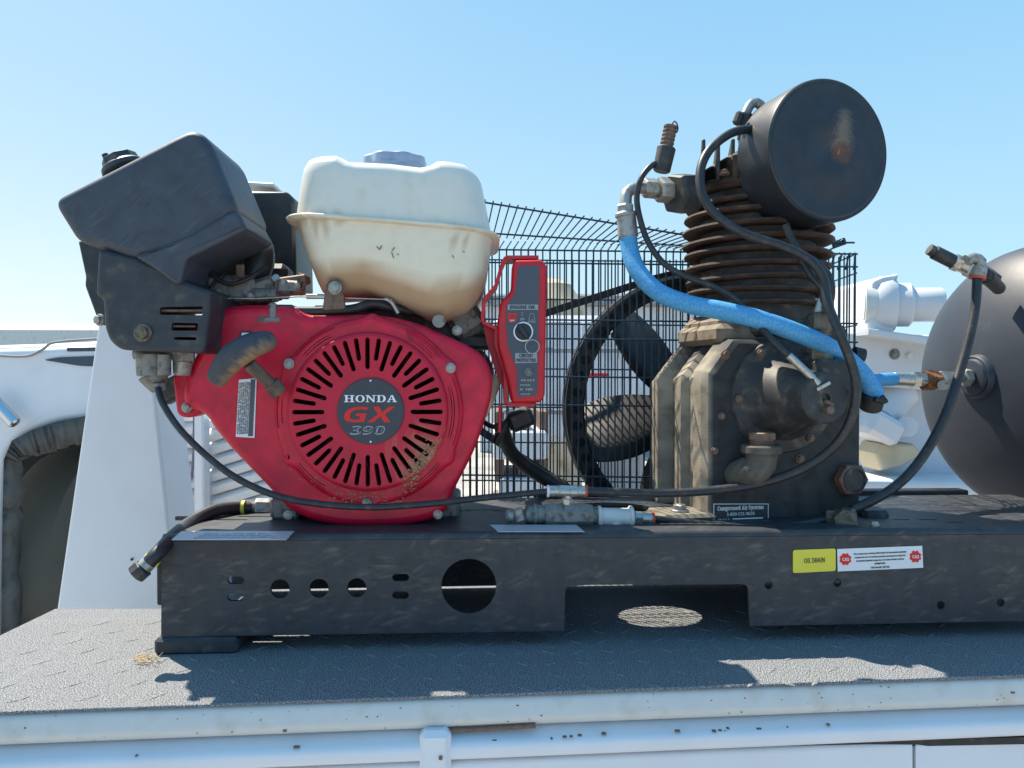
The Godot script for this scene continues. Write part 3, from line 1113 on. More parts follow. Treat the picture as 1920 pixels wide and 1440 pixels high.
	b = G.new()
	b.lathe(Transform3D(xf.basis, si + Vector3(0, 0, 0.018)), [0.018, -0.002, 0.018, 0.002, 0.0155, 0.0025, 0.0145, 0.0005, 0.0, 0.0005], 28)
	part(sg, "sight_rim", b, M.iron_dark)
	b = G.new()
	b.slab(Transform3D.IDENTITY, V2([1337, 944, 1337, 996, 1442, 996, 1442, 943], 0.083), [], -0.084, -0.083)
	var pl := part(t, "name_plate", b, M.letter_dark)
	var kk := sz(1390, 0.083)
	b = G.new()
	for e in [[1338, 945, 1441, 945], [1338, 995, 1441, 995], [1338.5, 945, 1338.5, 995], [1440.5, 945, 1440.5, 995]]: b.bar(L(e[0], e[1], 0.0828), L(e[2], e[3], 0.0828), 0.0006, 4)
	b.box(L(1402, 976, 0.0828), Vector3(62 * kk, 10 * kk, 0.0006))
	part(pl, "border", b, M.letter_white)
	words(pl, "lettering", "Compressed Air Systems", L(1389, 953, 0.0823), 94 * kk, 11 * kk, M.letter_white, true)
	words(pl, "lettering", "1-800-531-9656", L(1389, 963.5, 0.0823), 56 * kk, 6 * kk, M.letter_white, true, false)
	words(pl, "lettering", "Model #", L(1357, 975, 0.0823), 22 * kk, 5 * kk, M.letter_white, true, false)
	# small hexagon plugs and screws on the front face
	for p in [[1500, 860, 0.005], [1353, 780, 0.004], [1590, 690, 0.005], [1360, 665, 0.005], [1340, 845, 0.004]]:
		bolt(body, L(p[0], p[1], 0.084), Vector3.BACK, p[2], M.brown_steel)
	# cylinder
	var cx := L(1419, 500, 0.195).x
	var cz := -0.195
	var h0 := L(1419, 648, 0.195).y
	var top := L(1419, 331, 0.085).y
	var rad := 0.112
	b = G.new()
	b.cyl(Vector3(cx, h0, cz), Vector3(cx, top - 0.2, cz), 0.096, 0.094, 40)
	b.cyl(Vector3(cx, top - 0.21, cz), Vector3(cx, top, cz), 0.086, -1.0, 32)
	b.box(Vector3(cx - 0.005, (h0 + top - 0.2) / 2 + 0.004, cz + 0.085), Vector3(0.11, (top - 0.2 - h0) * 0.7, 0.03), 0.008)
	part(t, "cylinder_barrel", b, M.iron_dark)
	var fin: ArrayMesh
	for i in 10:
		b = G.new()
		var y := top - i * 0.0192
		var r: float = rad * [0.93, 0.97, 1.0, 1.02, 1.02, 1.0, 0.99, 0.98, 0.96, 0.95][i]
		b.lathe(Transform3D(Basis(Vector3.BACK, 0.02 * sin(i * 2.1)), Vector3(cx, y, cz)), [0.08, -0.0045, r - 0.004, -0.0038, r, -0.001, r - 0.001, 0.0022, r - 0.006, 0.0035, 0.08, 0.0045], 56)
		part(t, "cooling_fin", b, M.rusty_fin)
	# head with upright fins
	b = G.new()
	b.cyl(Vector3(cx, top, cz), Vector3(cx, top + 0.012, cz), rad * 0.93, -1.0, 40, 0.003)
	b.box(Vector3(cx, top + 0.025, cz), Vector3(0.16, 0.04, 0.16), 0.006)
	var hd := part(t, "cylinder_head", b, M.rusty_fin)
	for i in 9:
		b = G.new()
		b.box(Vector3(cx - 0.092 + i * 0.023, top + 0.036, cz), Vector3(0.0055, 0.058, 0.175 - absf(i - 4) * 0.012), 0.0015, Basis(Vector3.UP, -0.42))
		part(hd, "head_fin", b, M.iron_dark)
	for i in 4: bolt(hd, Vector3(cx - 0.092 + i * 0.04, top + 0.012, cz + 0.09 - absf(1.5 - i) * 0.012), Vector3.UP, 0.006, M.brown_steel)
	# outlet on the left side of the head
	b = G.new()
	b.nut(L(1300, 362, 0.15), L(1262, 364, 0.14), 0.031, 6, 0.2)
	part(t, "outlet_nut", b, M.iron_dark)
	# round filter canister pointing at the viewer
	var fc := L(1556, 281, 0.045)
	var fr := 133 * sz(1556, 0.045)
	b = G.new()
	b.paint = func(p):
		var q := v2(Basis(Vector3.UP, -0.10) * (p - fc)) / fr
		var s := clampf(1.0 - ((q - Vector2(0.2, -0.02)).length() - 0.12) / 0.06 + hsh(p, 120.0) * 0.7, 0, 1)
		var w := 0.10 + 0.06 * (q.y - 0.0)
		var s2 := clampf(1.2 - absf(q.x - 0.19 - 0.12 * (q.y - 0.0)) / maxf(0.03, 0.20 - 0.15 * q.y) + hsh(p, 220.0) * 0.9, 0, 1) * clampf((0.62 - q.y) / 0.1, 0, 1) * clampf((q.y + 0.05) / 0.1, 0, 1)
		var f := 1.0 if (Basis(Vector3.UP, -0.10) * (p - fc)).z > -0.006 else 0.0
		return Color(0.034, 0.040, 0.054).lerp(Color(0.26, 0.20, 0.14), s2 * f * 0.9).lerp(Color(0.17, 0.075, 0.04), s * f * 0.9)
	var prof := [0.0, -0.0782, fr * 0.96, -0.078, fr, -0.074, fr, -0.072 + 0.0, fr * 1.005, -0.03, fr * 1.005, -0.006, fr * 0.998, -0.002, fr * 0.98, 0.0, fr * 0.955, -0.0006, fr * 0.94, 0.0004]
	for i in 40: prof.append_array([fr * (0.93 - 0.93 * i / 40.0), 0.0005 - 0.0022 * exp(-pow((0.93 - 0.93 * i / 40.0 - 0.0) / 0.22, 2.0)) - 0.0012 * sin(i * 0.19)])
	prof.append_array([0.0, -0.0018])
	var fx := Transform3D(Basis(Vector3.UP, 0.10) * xf.basis, fc)
	b.lathe(fx, prof, 96)
	var can := part(t, "air_filter", b, M.filter_black)
	b = G.new()
	var dent := PackedVector2Array()
	for i in 11: dent.append(Vector2(0.2 * fr, -0.02 * fr) + Vector2.from_angle(TAU * i / 11) * (0.007 + 0.0025 * sin(i * 2.3)))
	b.slab(Transform3D(Basis(Vector3.UP, 0.10), fc), dent, [], -0.002, -0.0006, 0.0006, 1)
	part(can, "rusty_dent", b, M.rust)
	b = G.new()
	b.cyl(fc + Vector3(-0.03, -0.02, -0.15), fc + Vector3(-0.015, -0.01, -0.08), 0.03)
	part(can, "neck", b, M.black_steel)
	# small elbow on top of the head
	b = G.new()
	b.nut(L(1392, 262, 0.12), L(1394, 236, 0.12), 0.008)
	b.nut(L(1394, 240, 0.12), L(1400, 214, 0.12), 0.010, 6, 0.5)
	b.cyl(L(1394, 310, 0.12), L(1392, 258, 0.12), 0.006)
	b.box(L(1384, 222, 0.11), Vector3(0.012, 0.02, 0.01), 0.003, Basis(Vector3.BACK, -0.4))
	var ub := part(t, "breather_elbow", b, M.iron_dark)
	b = G.new()
	b.tube(LL([1398, 215, 0.12, 1406, 198, 0.12, 1418, 192, 0.12, 1430, 202, 0.12, 1440, 214, 0.13]), 0.007, 12)
	part(ub, "breather_tube", b, M.galv)
	b = G.new()
	b.bar(L(1472, 420, 0.07), L(1492, 468, 0.07), 0.006)
	part(t, "filter_stay", b, M.iron_dark)
	# flywheel behind the guard: perforated rim with fan blades
	var fw := L(1294, 764, 0.39)
	var fk := sz(1294, 0.39)
	b = G.new()
	var R := 247 * fk
	b.lathe(Transform3D(xf.basis, fw), [R * 0.85, -0.02, R * 0.985, -0.02, R * 0.985, -0.008, R * 0.955, -0.004, R * 0.955, 0.004, R * 0.985, 0.008, R, 0.012, R, 0.02, R * 0.975, 0.024, R * 0.88, 0.024, R * 0.86, 0.02, R * 0.85, -0.02], 96)
	b.cyl(fw - Vector3(0, 0, 0.03), fw + Vector3(0, 0, 0.05), R * 0.2, -1.0, 32, 0.004)
	var fly := part(t, "flywheel", b, M.black_steel)
	for i in 48:
		var a := TAU * i / 48
		b = G.new()
		var c := fw + Vector3(cos(a), sin(a), 0) * R * 0.928 + Vector3(0, 0, 0.0245)
		b.lathe(Transform3D(xf.basis, c), [0.0085, -0.001, 0.0085, 0.0016, 0.0072, 0.002, 0.0062, 0.0003, 0.0, 0.0003], 14)
		part(fly, "rim_hole", b, M.dark)
	for i in 5:
		var a := deg_to_rad([131.0, 194.0, 260.0, 330.0, 35.0][i])
		b = G.new()
		var rings := []
		for s in 13:
			var u := s / 12.0
			var d := Vector3(cos(a), sin(a), 0)
			var w := Vector3(-sin(a), cos(a), 0)
			var wid: float = lerpf(0.03, 0.068, sin(u * 2.2))
			var c: Vector3 = fw + d * lerpf(R * 0.15, R * 0.87, u)
			var tw := Basis(d, lerpf(0.5, 0.85, u))
			rings.append([c + tw * (w * wid + Vector3(0, 0, 0.004)), c + tw * (w * 0.3 * wid + Vector3(0, 0, -0.007)), c + tw * (w * -wid + Vector3(0, 0, 0.004)), c + tw * (w * -wid + Vector3(0, 0, -0.001)), c + tw * (w * 0.3 * wid + Vector3(0, 0, -0.013)), c + tw * (w * wid + Vector3(0, 0, -0.001))])
		b.loft(rings, true, true, 0.5)
		part(fly, "fan_blade", b, M.black_steel)
	# drive belt round the flywheel and the engine pulley
	var bt := thing("drive_belt", "black rubber drive belt running from the engine pulley to the large flywheel", "drive belt", fw)
	b = G.new()
	var pts := []
	var pr := 0.055
	var dir := (fw - pu)
	var base := atan2(dir.y, dir.x)
	var off := acos((R * 0.99 - pr) / dir.length())
	for i in 40:
		var a := base + PI - off - (TAU - 2.0 * (PI - (off))) * 0.0
		a = lerpf(base - PI + off, base + PI - off, i / 39.0)
		pts.append(fw + Vector3(cos(a), sin(a), 0) * R * 0.985)
	for i in 14:
		var a := lerpf(base + PI - off, base + PI + off, i / 13.0)
		pts.append(pu + Vector3(cos(a), sin(a), 0) * pr)
	var rr := []
	for i in pts.size():
		var o: Vector3 = pts[i] - (fw if i < 40 else pu)
		o = o.normalized()
		var p: Vector3 = pts[i]
		rr.append([p + Vector3(0, 0, 0.009), p + Vector3(0, 0, -0.009), p + o * 0.013 + Vector3(0, 0, -0.011), p + o * 0.013 + Vector3(0, 0, 0.011)])
	rr.append(rr[0])
	for i in rr.size() - 1:
		for j in 4:
			b.q4(rr[i][j], rr[i][(j + 1) % 4], rr[i + 1][(j + 1) % 4], rr[i + 1][j], 100 + j)
	b.flush()
	part(bt, "belt", b, M.black_rubber)


func air_tank():
	var c := L(1838, 716, 0.33)
	c.z = -0.36
	var R := 0.245
	var t := thing("air_tank", "large dark grey steel air tank with domed end at the right edge", "air tank", Vector3(c.x + 0.3, 0.0, c.z))
	var b := G.new()
	var prof := []
	for i in 15:
		var a := PI / 2 * i / 14
		prof.append_array([R * sin(a), -0.125 * cos(a)])
	prof.append_array([R, 0.6, 0.0, 0.6])
	var turn := Basis(Vector3.UP, 0.16)
	var xf := Transform3D(turn * Basis(Vector3(0, 1, 0), Vector3(1, 0, 0), Vector3(0, 0, -1)), Vector3(c.x + 0.122, c.y, c.z))
	b.lathe(xf, prof, 72)
	part(t, "shell", b, M.tank_black)
	b = G.new()
	b.lathe(Transform3D(xf.basis, xf.origin), [R + 0.001, 0.002, R + 0.004, 0.006, R + 0.004, 0.012, R + 0.001, 0.016], 72)
	part(t, "weld_seam", b, M.tank_black)
	var ap := xf.origin + turn * Vector3(-0.125, 0.008, 0)
	port_at = ap + turn * Vector3(-0.034, 0, 0)
	b = G.new()
	b.lathe(Transform3D(xf.basis, ap), [0.042, 0.012, 0.040, -0.003, 0.036, -0.008, 0.033, -0.007, 0.030, -0.012, 0.025, -0.013, 0.0, -0.013], 40)
	part(t, "port_boss", b, M.tank_black)
	b = G.new()
	b.nut(ap + turn * Vector3(-0.014, 0, 0), ap + turn * Vector3(-0.03, 0, 0), 0.0165, 6)
	part(t, "port_nut", b, M.galv)
	b = G.new()
	b.box(Vector3(c.x + 0.34, c.y - R - 0.02, c.z), Vector3(0.05, 0.09, 0.3), 0.004)
	part(t, "saddle", b, M.black_steel)
	# relief fitting with elbow on the shoulder of the tank
	var g := thing("tank_relief_fitting", "grey metal relief valve with push-in elbow standing on the tank shoulder", "pipe fitting", L(1838, 520, 0.22))
	var p1 := L(1745, 470, 0.15)
	b = G.new()
	b.cyl(L(1750, 472, 0.15), L(1790, 492, 0.15), 0.0105, -1.0, 18, 0.002)
	b.cyl(L(1742, 467, 0.15), L(1752, 473, 0.15), 0.0085)
	part(g, "knurled_cap", b, M.iron_dark)
	b = G.new()
	b.nut(L(1786, 490, 0.15), L(1800, 496, 0.15), 0.0125)
	b.cyl(L(1798, 495, 0.15), L(1842, 515, 0.15), 0.0105)
	b.nut(L(1812, 500, 0.15), L(1826, 507, 0.15), 0.0135)
	part(g, "valve_body", b, M.steel)
	b = G.new()
	b.tube(LL([1812, 488, 0.14, 1826, 484, 0.14, 1838, 490, 0.14, 1836, 508, 0.14]), 0.0085, 14)
	b.cyl(L(1836, 500, 0.14), L(1833, 519, 0.14), 0.0115, -1.0, 18, 0.001)
	part(g, "push_elbow", b, M.galv)
	b = G.new()
	b.cyl(L(1833, 518, 0.14), L(1832, 523, 0.14), 0.0118)
	part(g, "release_ring", b, M.orange)
	b = G.new()
	b.nut(L(1840, 512, 0.15), L(1862, 524, 0.24), 0.014)
	b.cyl(L(1850, 518, 0.16), L(1872, 540, 0.30), 0.011)
	part(g, "threaded_stem", b, M.iron_dark)


func hoses():
	var t := thing("blue_delivery_hose", "thick dusty blue air hose with grey crimped end drooping across the compressor", "air hose", L(1500, 625, 0.05))
	var b := G.new()
	b.tube(LL([1178, 435, 0.1, 1181, 470, 0.095, 1197, 510, 0.08, 1235, 548, 0.06, 1290, 570, 0.045, 1350, 582, 0.03, 1420, 598, 0.02, 1490, 622, 0.02, 1545, 646, 0.035, 1590, 675, 0.05, 1622, 708, 0.05, 1642, 742, 0.05]), 0.0125, 20)
	part(t, "hose", b, M.blue_hose)
	b = G.new()
	b.cyl(L(1178, 446, 0.1), L(1174, 402, 0.1), 0.0145, 0.0135, 20, 0.0015)
	b.cyl(L(1174, 408, 0.1), L(1173, 398, 0.1), 0.0155, -1.0, 20, 0.002)
	b.nut(L(1173, 400, 0.1), L(1173, 384, 0.1), 0.0125)
	part(t, "crimp_sleeve", b, M.galv)
	b = G.new()
	b.tube(LL([1173, 388, 0.1, 1176, 362, 0.105, 1192, 353, 0.11, 1212, 352, 0.12]), 0.0085, 16)
	part(t, "steel_elbow", b, M.galv)
	b = G.new()
	b.nut(L(1206, 352, 0.12), L(1230, 354, 0.125), 0.0145, 6, 0.1)
	b.nut(L(1232, 355, 0.125), L(1262, 358, 0.135), 0.0185, 6, 0.2)
	b.cyl(L(1228, 354, 0.125), L(1270, 359, 0.14), 0.010)
	part(t, "swivel_nut", b, M.galv)
	b = G.new()
	b.cyl(L(1638, 738, 0.05), L(1630, 768, 0.06), 0.0165, 0.0155, 20, 0.003)
	b.tube(LL([1640, 748, 0.03, 1655, 752, 0.03, 1662, 750, 0.03]), 0.004, 8)
	part(t, "black_end_cap", b, M.black_rubber)
	b = G.new()
	b.cyl(L(1600, 664, 0.07), L(1618, 668, 0.07), 0.011)
	part(t, "hose_clip", b, M.black_rubber)

	t = thing("blue_tank_hose", "short stub of blue hose with steel fitting screwed into the tank port", "air hose", L(1690, 712, 0.2))
	b = G.new()
	b.tube(LL([1600, 745, 0.14, 1625, 722, 0.16, 1650, 713, 0.18, 1676, 711, 0.2]), 0.0105, 18)
	part(t, "hose", b, M.blue_hose)
	b = G.new()
	b.cyl(L(1674, 711, 0.2), L(1712, 712, 0.21), 0.0108, -1.0, 18, 0.001)
	b.nut(L(1708, 712, 0.21), L(1722, 712, 0.212), 0.013)
	b.cyl(L(1720, 712, 0.212), L(1740, 712, 0.22), 0.011)
	part(t, "steel_ferrule", b, M.steel)
	b = G.new()
	b.nut(L(1730, 713, 0.218), L(1757, 713, 0.225), 0.0165, 6, 0.2)
	part(t, "rusty_nut", b, M.rust)
	b = G.new()
	b.nut(L(1757, 713, 0.225), L(1780, 714, 0.24), 0.0165, 6, 0.4)
	b.cyl(L(1775, 714, 0.238), port_at, 0.011)
	b.cyl(L(1768, 722, 0.215), L(1768, 722, 0.19), 0.008)
	part(t, "port_adapter", b, M.galv)

	t = thing("engine_air_line", "thin black air line sagging from the carburettor across the red engine", "air hose", L(690, 985, 0.03))
	b = G.new()
	b.tube(LL([296, 728, 0.03, 306, 758, 0.02, 340, 808, 0.01, 396, 862, 0.005, 450, 900, 0.005, 520, 930, 0.01, 600, 945, 0.012, 700, 951, 0.012, 800, 945, 0.02, 900, 934, 0.04, 1030, 921, 0.06]), 0.0044, 12)
	part(t, "hose", b, M.hose)

	t = thing("long_looped_hose", "black hose looping from behind the round filter down to the brass tee", "air hose", L(1350, 985, 0.03))
	b = G.new()
	b.tube(LL([1412, 241, 0.09, 1370, 250, 0.075, 1330, 282, 0.06, 1313, 322, 0.05, 1318, 366, 0.04, 1345, 405, 0.03, 1400, 440, 0.02, 1470, 463, 0.02, 1518, 488, 0.015, 1545, 525, 0.01, 1552, 570, 0.0, 1572, 620, -0.01, 1596, 680, -0.012, 1606, 730, -0.012, 1596, 785, -0.005, 1565, 836, 0.01, 1510, 876, 0.03, 1430, 905, 0.045, 1340, 919, 0.055, 1240, 925, 0.06, 1098, 921, 0.06]), 0.0062, 14)
	part(t, "hose", b, M.hose)

	t = thing("check_valve_hose", "short dark hose curling from under the filter down to the check valve", "air hose", L(1540, 560, 0.02))
	b = G.new()
	b.tube(LL([1482, 445, 0.06, 1500, 480, 0.05, 1520, 515, 0.04, 1540, 540, 0.035, 1545, 565, 0.032]), 0.005, 12)
	b.tube(LL([1490, 470, 0.04, 1530, 492, 0.03, 1556, 522, 0.025, 1558, 560, 0.025, 1545, 580, 0.03]), 0.005, 12)
	part(t, "hose", b, M.hose)

	t = thing("relief_valve_line", "slim black line hanging from the upright brown relief valve to the crankcase lever", "air hose", L(1400, 640, 0.03))
	b = G.new()
	b.tube(LL([1244, 302, 0.1, 1222, 310, 0.095, 1202, 335, 0.09, 1194, 370, 0.09, 1200, 410, 0.085, 1216, 455, 0.08, 1246, 495, 0.07, 1290, 520, 0.06, 1340, 538, 0.05, 1378, 560, 0.04, 1412, 595, 0.03, 1450, 640, 0.0, 1484, 672, -0.005]), 0.0042, 12)
	part(t, "hose", b, M.hose)
	b = G.new()
	b.cyl(L(1478, 666, -0.005), L(1536, 720, -0.01), 0.0052, -1.0, 14, 0.001)
	b.box(L(1543, 724, -0.012), Vector3(0.02, 0.005, 0.008), 0.001, Basis(Vector3.BACK, 0.5))
	part(t, "steel_end_rod", b, M.steel)
	b = G.new()
	b.cyl(L(1240, 322, 0.1), L(1250, 276, 0.1), 0.0125, 0.0135, 20, 0.002)
	var rv := part(t, "relief_valve", b, M.iron_dark)
	b = G.new()
	b.cyl(L(1249, 280, 0.1), L(1258, 236, 0.1), 0.0085)
	for i in 5: b.cyl(L(1250.5 + i * 1.6, 270 - i * 7.5, 0.1), L(1251.2 + i * 1.6, 266.5 - i * 7.5, 0.1), 0.0098)
	part(rv, "brass_stem", b, M.brown_steel)
	b = G.new()
	var ringc := []
	for i in 13:
		var a := TAU * i / 12
		ringc.append(L(1266 + 5 * cos(a), 238 + 10 * sin(a) + 3 * cos(a), 0.095))
	b.tube(ringc, 0.0011, 6)
	part(rv, "pull_ring", b, M.iron_dark)

	t = thing("tank_drain_hose", "black hose bowing from the tank elbow down to the compressor base", "air hose", L(1600, 975, 0.07))
	b = G.new()
	b.tube(LL([1832, 522, 0.14, 1829, 570, 0.135, 1818, 630, 0.125, 1800, 695, 0.115, 1776, 768, 0.1, 1742, 838, 0.09, 1698, 895, 0.08, 1648, 932, 0.075, 1596, 956, 0.07]), 0.0068, 14)
	part(t, "hose", b, M.hose)
	b = G.new()
	b.nut(L(1578, 958, 0.05), L(1584, 976, 0.05), 0.0175, 6, 0.4)
	b.nut(L(1548, 972, 0.065), L(1566, 974, 0.06), 0.013)
	b.nut(L(1582, 974, 0.07), L(1587, 978, 0.035), 0.0175, 6, 0.2)
	part(t, "hexagon_elbow", b, M.brass_grey)
	b = G.new()
	b.box(L(1632, 972, 0.1), Vector3(0.04, 0.028, 0.04), 0.006)
	part(t, "base_block", b, M.iron_dark)

	t = thing("oil_drain_hose", "black drain hose with yellow bands and a rubber end cap by the white stand", "drain hose", L(380, 985, 0.12))
	b = G.new()
	b.tube(LL([470, 952, 0.16, 440, 952, 0.15, 400, 958, 0.12, 360, 978, 0.08, 325, 1006, 0.02, 295, 1038, -0.02, 280, 1054, -0.025]), 0.0092, 16)
	part(t, "hose", b, M.hose)
	for p in [[288, 1046, 283, 1052, -0.022], [460, 951.5, 454, 951.5, 0.155]]:
		b = G.new()
		b.cyl(L(p[0], p[1], p[4]), L(p[2], p[3], p[4]), 0.0103)
		part(t, "yellow_band", b, M.yellow)
	b = G.new()
	b.cyl(L(281, 1053, -0.024), L(269, 1065, -0.028), 0.0095)
	part(t, "steel_sleeve", b, M.galv)
	b = G.new()
	b.cyl(L(478, 951, 0.165), L(468, 951, 0.16), 0.0085)
	b.nut(L(506, 953, 0.17), L(478, 952, 0.165), 0.0145)
	part(t, "steel_sleeve", b, M.galv)
	b = G.new()
	b.nut(L(270, 1064, -0.028), L(254, 1078, -0.03), 0.0128, 8)
	part(t, "end_cap", b, M.iron_dark)

	t = thing("valve_manifold", "silver push-in tee on a grey ball valve and galvanised tee lying on the frame", "pipe valve", L(1090, 990, 0.05))
	b = G.new()
	b.cyl(L(1028, 921, 0.06), L(1098, 921, 0.06), 0.0077, -1.0, 20, 0.001)
	b.cyl(L(1046, 921, 0.06), L(1084, 921, 0.06), 0.0084, -1.0, 20, 0.001)
	b.cyl(L(1064, 921, 0.06), L(1064, 936, 0.06), 0.0058)
	b.nut(L(1064, 934, 0.06), L(1064, 947, 0.06), 0.008)
	part(t, "push_tee", b, M.steel)
	for p in [[1025, 1030], [1096, 1101]]:
		b = G.new()
		b.cyl(L(p[0], 921, 0.06), L(p[1], 921, 0.06), 0.0086, -1.0, 20, 0.001)
		part(t, "release_ring", b, M.decal_white if p[0] == 1025 else M.orange)
	b = G.new()
	b.cyl(L(985, 964, 0.06), L(1026, 964, 0.06), 0.0125, -1.0, 20, 0.0015)
	b.cyl(L(1000, 964, 0.06), L(1006, 964, 0.06), 0.0145)
	b.nut(L(1022, 966, 0.06), L(1110, 967, 0.06), 0.0175, 8)
	b.cyl(L(1108, 967, 0.06), L(1124, 967, 0.06), 0.0125)
	var vb := part(t, "ball_valve", b, M.alu)
	b = G.new()
	b.box(L(974, 966, 0.055), Vector3(0.014, 0.02, 0.012), 0.003, Basis(Vector3.BACK, 0.3))
	b.cyl(L(948, 968, 0.06), L(966, 966, 0.06), 0.009, -1.0, 16, 0.003)
	part(vb, "handle_end", b, M.galv)
	b = G.new()
	b.cyl(L(1121, 970, 0.06), L(1186, 971, 0.06), 0.0135)
	for p in [[1120, 1128], [1178, 1187]]: b.cyl(L(p[0], 970, 0.06), L(p[1], 970, 0.06), 0.0162, -1.0, 22, 0.002)
	b.cyl(L(1153, 972, 0.06), L(1155, 996, 0.06), 0.0135, -1.0, 20, 0.001)
	b.cyl(L(1155, 988, 0.06), L(1155, 1000, 0.06), 0.0162, -1.0, 22, 0.002)
	part(t, "galvanised_tee", b, M.white_dirty)
	b = G.new()
	b.nut(L(1188, 971, 0.06), L(1204, 972, 0.06), 0.0105)
	b.cyl(L(1202, 972, 0.06), L(1222, 972, 0.06), 0.0095, -1.0, 18, 0.001)
	part(t, "push_connector", b, M.steel)
	b = G.new()
	b.cyl(L(1221, 972, 0.06), L(1226, 972, 0.06), 0.0097)
	part(t, "release_ring", b, M.orange)

	t = thing("base_air_line", "thin black line lying along the frame from the tee to the hexagon elbow", "air hose", L(1380, 990, 0.06))
	b = G.new()
	b.tube(LL([1224, 972, 0.06, 1270, 977, 0.06, 1330, 983, 0.055, 1400, 987, 0.05, 1480, 984, 0.05, 1552, 974, 0.06]), 0.0046, 12)
	part(t, "hose", b, M.hose)


func engine():
	var t := thing("petrol_engine", "red and white single cylinder petrol engine with pull starter and tilted black air cleaner", "engine", L(690, 990, 0.16))
	# block behind the fan housing
	var b := G.new()
	var c0 := L(520, 975, 0.14)
	var c1 := L(850, 640, 0.14)
	b.box(Vector3((c0.x + c1.x) / 2, (c0.y + c1.y) / 2, -0.215), Vector3(c1.x - c0.x, c1.y - c0.y, 0.14), 0.02)
	b.box((L(400, 560, 0.16) + L(560, 620, 0.16)) / 2 + Vector3(0, -0.01, -0.05), Vector3(0.12, 0.05, 0.12), 0.008)
	for f in [[505, 560, 935, 985], [815, 860, 938, 983]]:
		var a := L(f[0], f[3], 0.1)
		var c := L(f[1], f[2], 0.1)
		b.box(Vector3((a.x + c.x) / 2, (0.008 + c.y) / 2, -0.16), Vector3(c.x - a.x, c.y - 0.008, 0.12), 0.004)
	part(t, "crankcase", b, M.alu)
	# fan housing
	var dz := 0.055
	var ol := rounded(V2([338, 742, 346, 700, 372, 650, 392, 612, 404, 584, 425, 573, 480, 570, 545, 573, 575, 590, 625, 590, 690, 588, 740, 594, 790, 608, 835, 628, 880, 648, 910, 668, 924, 704, 922, 745, 908, 792, 892, 840, 870, 884, 848, 925, 838, 958, 812, 976, 760, 987, 690, 991, 625, 987, 565, 972, 528, 948, 508, 922, 480, 893, 440, 852, 405, 812, 384, 780, 368, 770, 345, 768], dz), 0.02, 3)
	var k := sz(690, 0.04)
	var cc := L(691, 772, 0.045)
	var c2 := v2(cc)
	b = G.new()
	b.slab(Transform3D.IDENTITY, ol, [disc2(c2, 152 * k, 48)], -0.15, -dz, 0.012, 4)
	var sh := part(t, "fan_housing", b, M.red)
	b = G.new()
	b.cyl(cc + Vector3(0, 0, -0.075), cc + Vector3(0, 0, -0.04), 150 * k, -1.0, 48)
	part(t, "cooling_fan", b, M.dark)
	for i in 22:
		b = G.new()
		var va := TAU * i / 22 + 0.07
		b.box(cc + Vector3(cos(va), sin(va), 0) * 106 * k + Vector3(0, 0, -0.033), Vector3(66 * k, 0.003, 0.016), 0.0006, Basis(Vector3.BACK, va + 0.35))
		part(t, "fan_vane", b, M.iron_dark)
	# recoil cover: outer ring with thin louvres, inner disc with radial slots
	b = G.new()
	var holes := []
	for g in [[-66, -34, 3], [36, 66, 4], [112, 142, 4], [-22, 22, 4], [168, 190, 3], [-146, -118, 3]]:
		for i in g[2]:
			var r: float = (171.0 - i * 4.6) * k
			var pa := PackedVector2Array()
			var a0 := deg_to_rad(g[0] + i * 1.2)
			var a1 := deg_to_rad(g[1] - i * 1.2)
			for s in 11: pa.append(c2 + Vector2.from_angle(lerpf(a0, a1, s / 10.0)) * (r + 0.75 * k))
			for s in 11: pa.append(c2 + Vector2.from_angle(lerpf(a1, a0, s / 10.0)) * (r - 0.75 * k))
			holes.append(pa)
	for h in [[701, 601], [539, 857], [841, 857]]: holes.append(disc2(v2(L(h[0], h[1], 0.045)), 5.0 * k, 14))
	holes.append(disc2(c2, 148 * k, 64))
	var dirt := func(p: Vector3) -> Color:
		var q := (v2(p) - c2) / k
		var s := clampf(1.3 - (q - Vector2(112, -95)).length() / 46.0 + hsh(p, 140.0) * 1.3, 0, 1)
		s = maxf(s, clampf(1.1 - absf(q.y + 166.0) / 13.0 + hsh(p, 110.0) * 1.2, 0, 1) * clampf(1.7 - absf(q.x) / 62.0, 0, 1))
		return Color(0.57, 0.005, 0.036).lerp(Color(0.44, 0.30, 0.16), s * 0.75)
	# outline of the ring with bolt ears
	var ear := PackedVector2Array()
	for i in 120:
		var a := TAU * i / 120
		var r := 178.0
		for e in [30.0, 150.0, 211.0, 329.0, 88.0, 270.0]:
			var d := absf(angle_difference(a, deg_to_rad(e)))
			r += 9.0 * exp(-d * d / 0.006)
		ear.append(c2 + Vector2.from_angle(a) * r * k)
	b.slab(Transform3D.IDENTITY, ear, holes, -0.056, -0.045, 0.008, 3)
	var rc := part(t, "recoil_cover", b, M.red)
	b = G.new()
	b.paint = dirt
	holes = []
	for i in 40:
		var a := TAU * i / 40 + PI / 2
		var d := Vector2.from_angle(a)
		holes.append(pill2(c2 + d * (84.0 if i % 2 == 0 else 101.0) * k, c2 + d * 136.0 * k, 4.3 * k, 4))
	b.slab(Transform3D.IDENTITY, disc2(c2, 150 * k, 80), holes, -0.047, -0.036, 0.006, 3)
	part(t, "slotted_disc", b, M.red_dusty)
	# caked mud, as thin raised crusts
	b = G.new()
	var rnd := RandomNumberGenerator.new()
	rnd.seed = 31
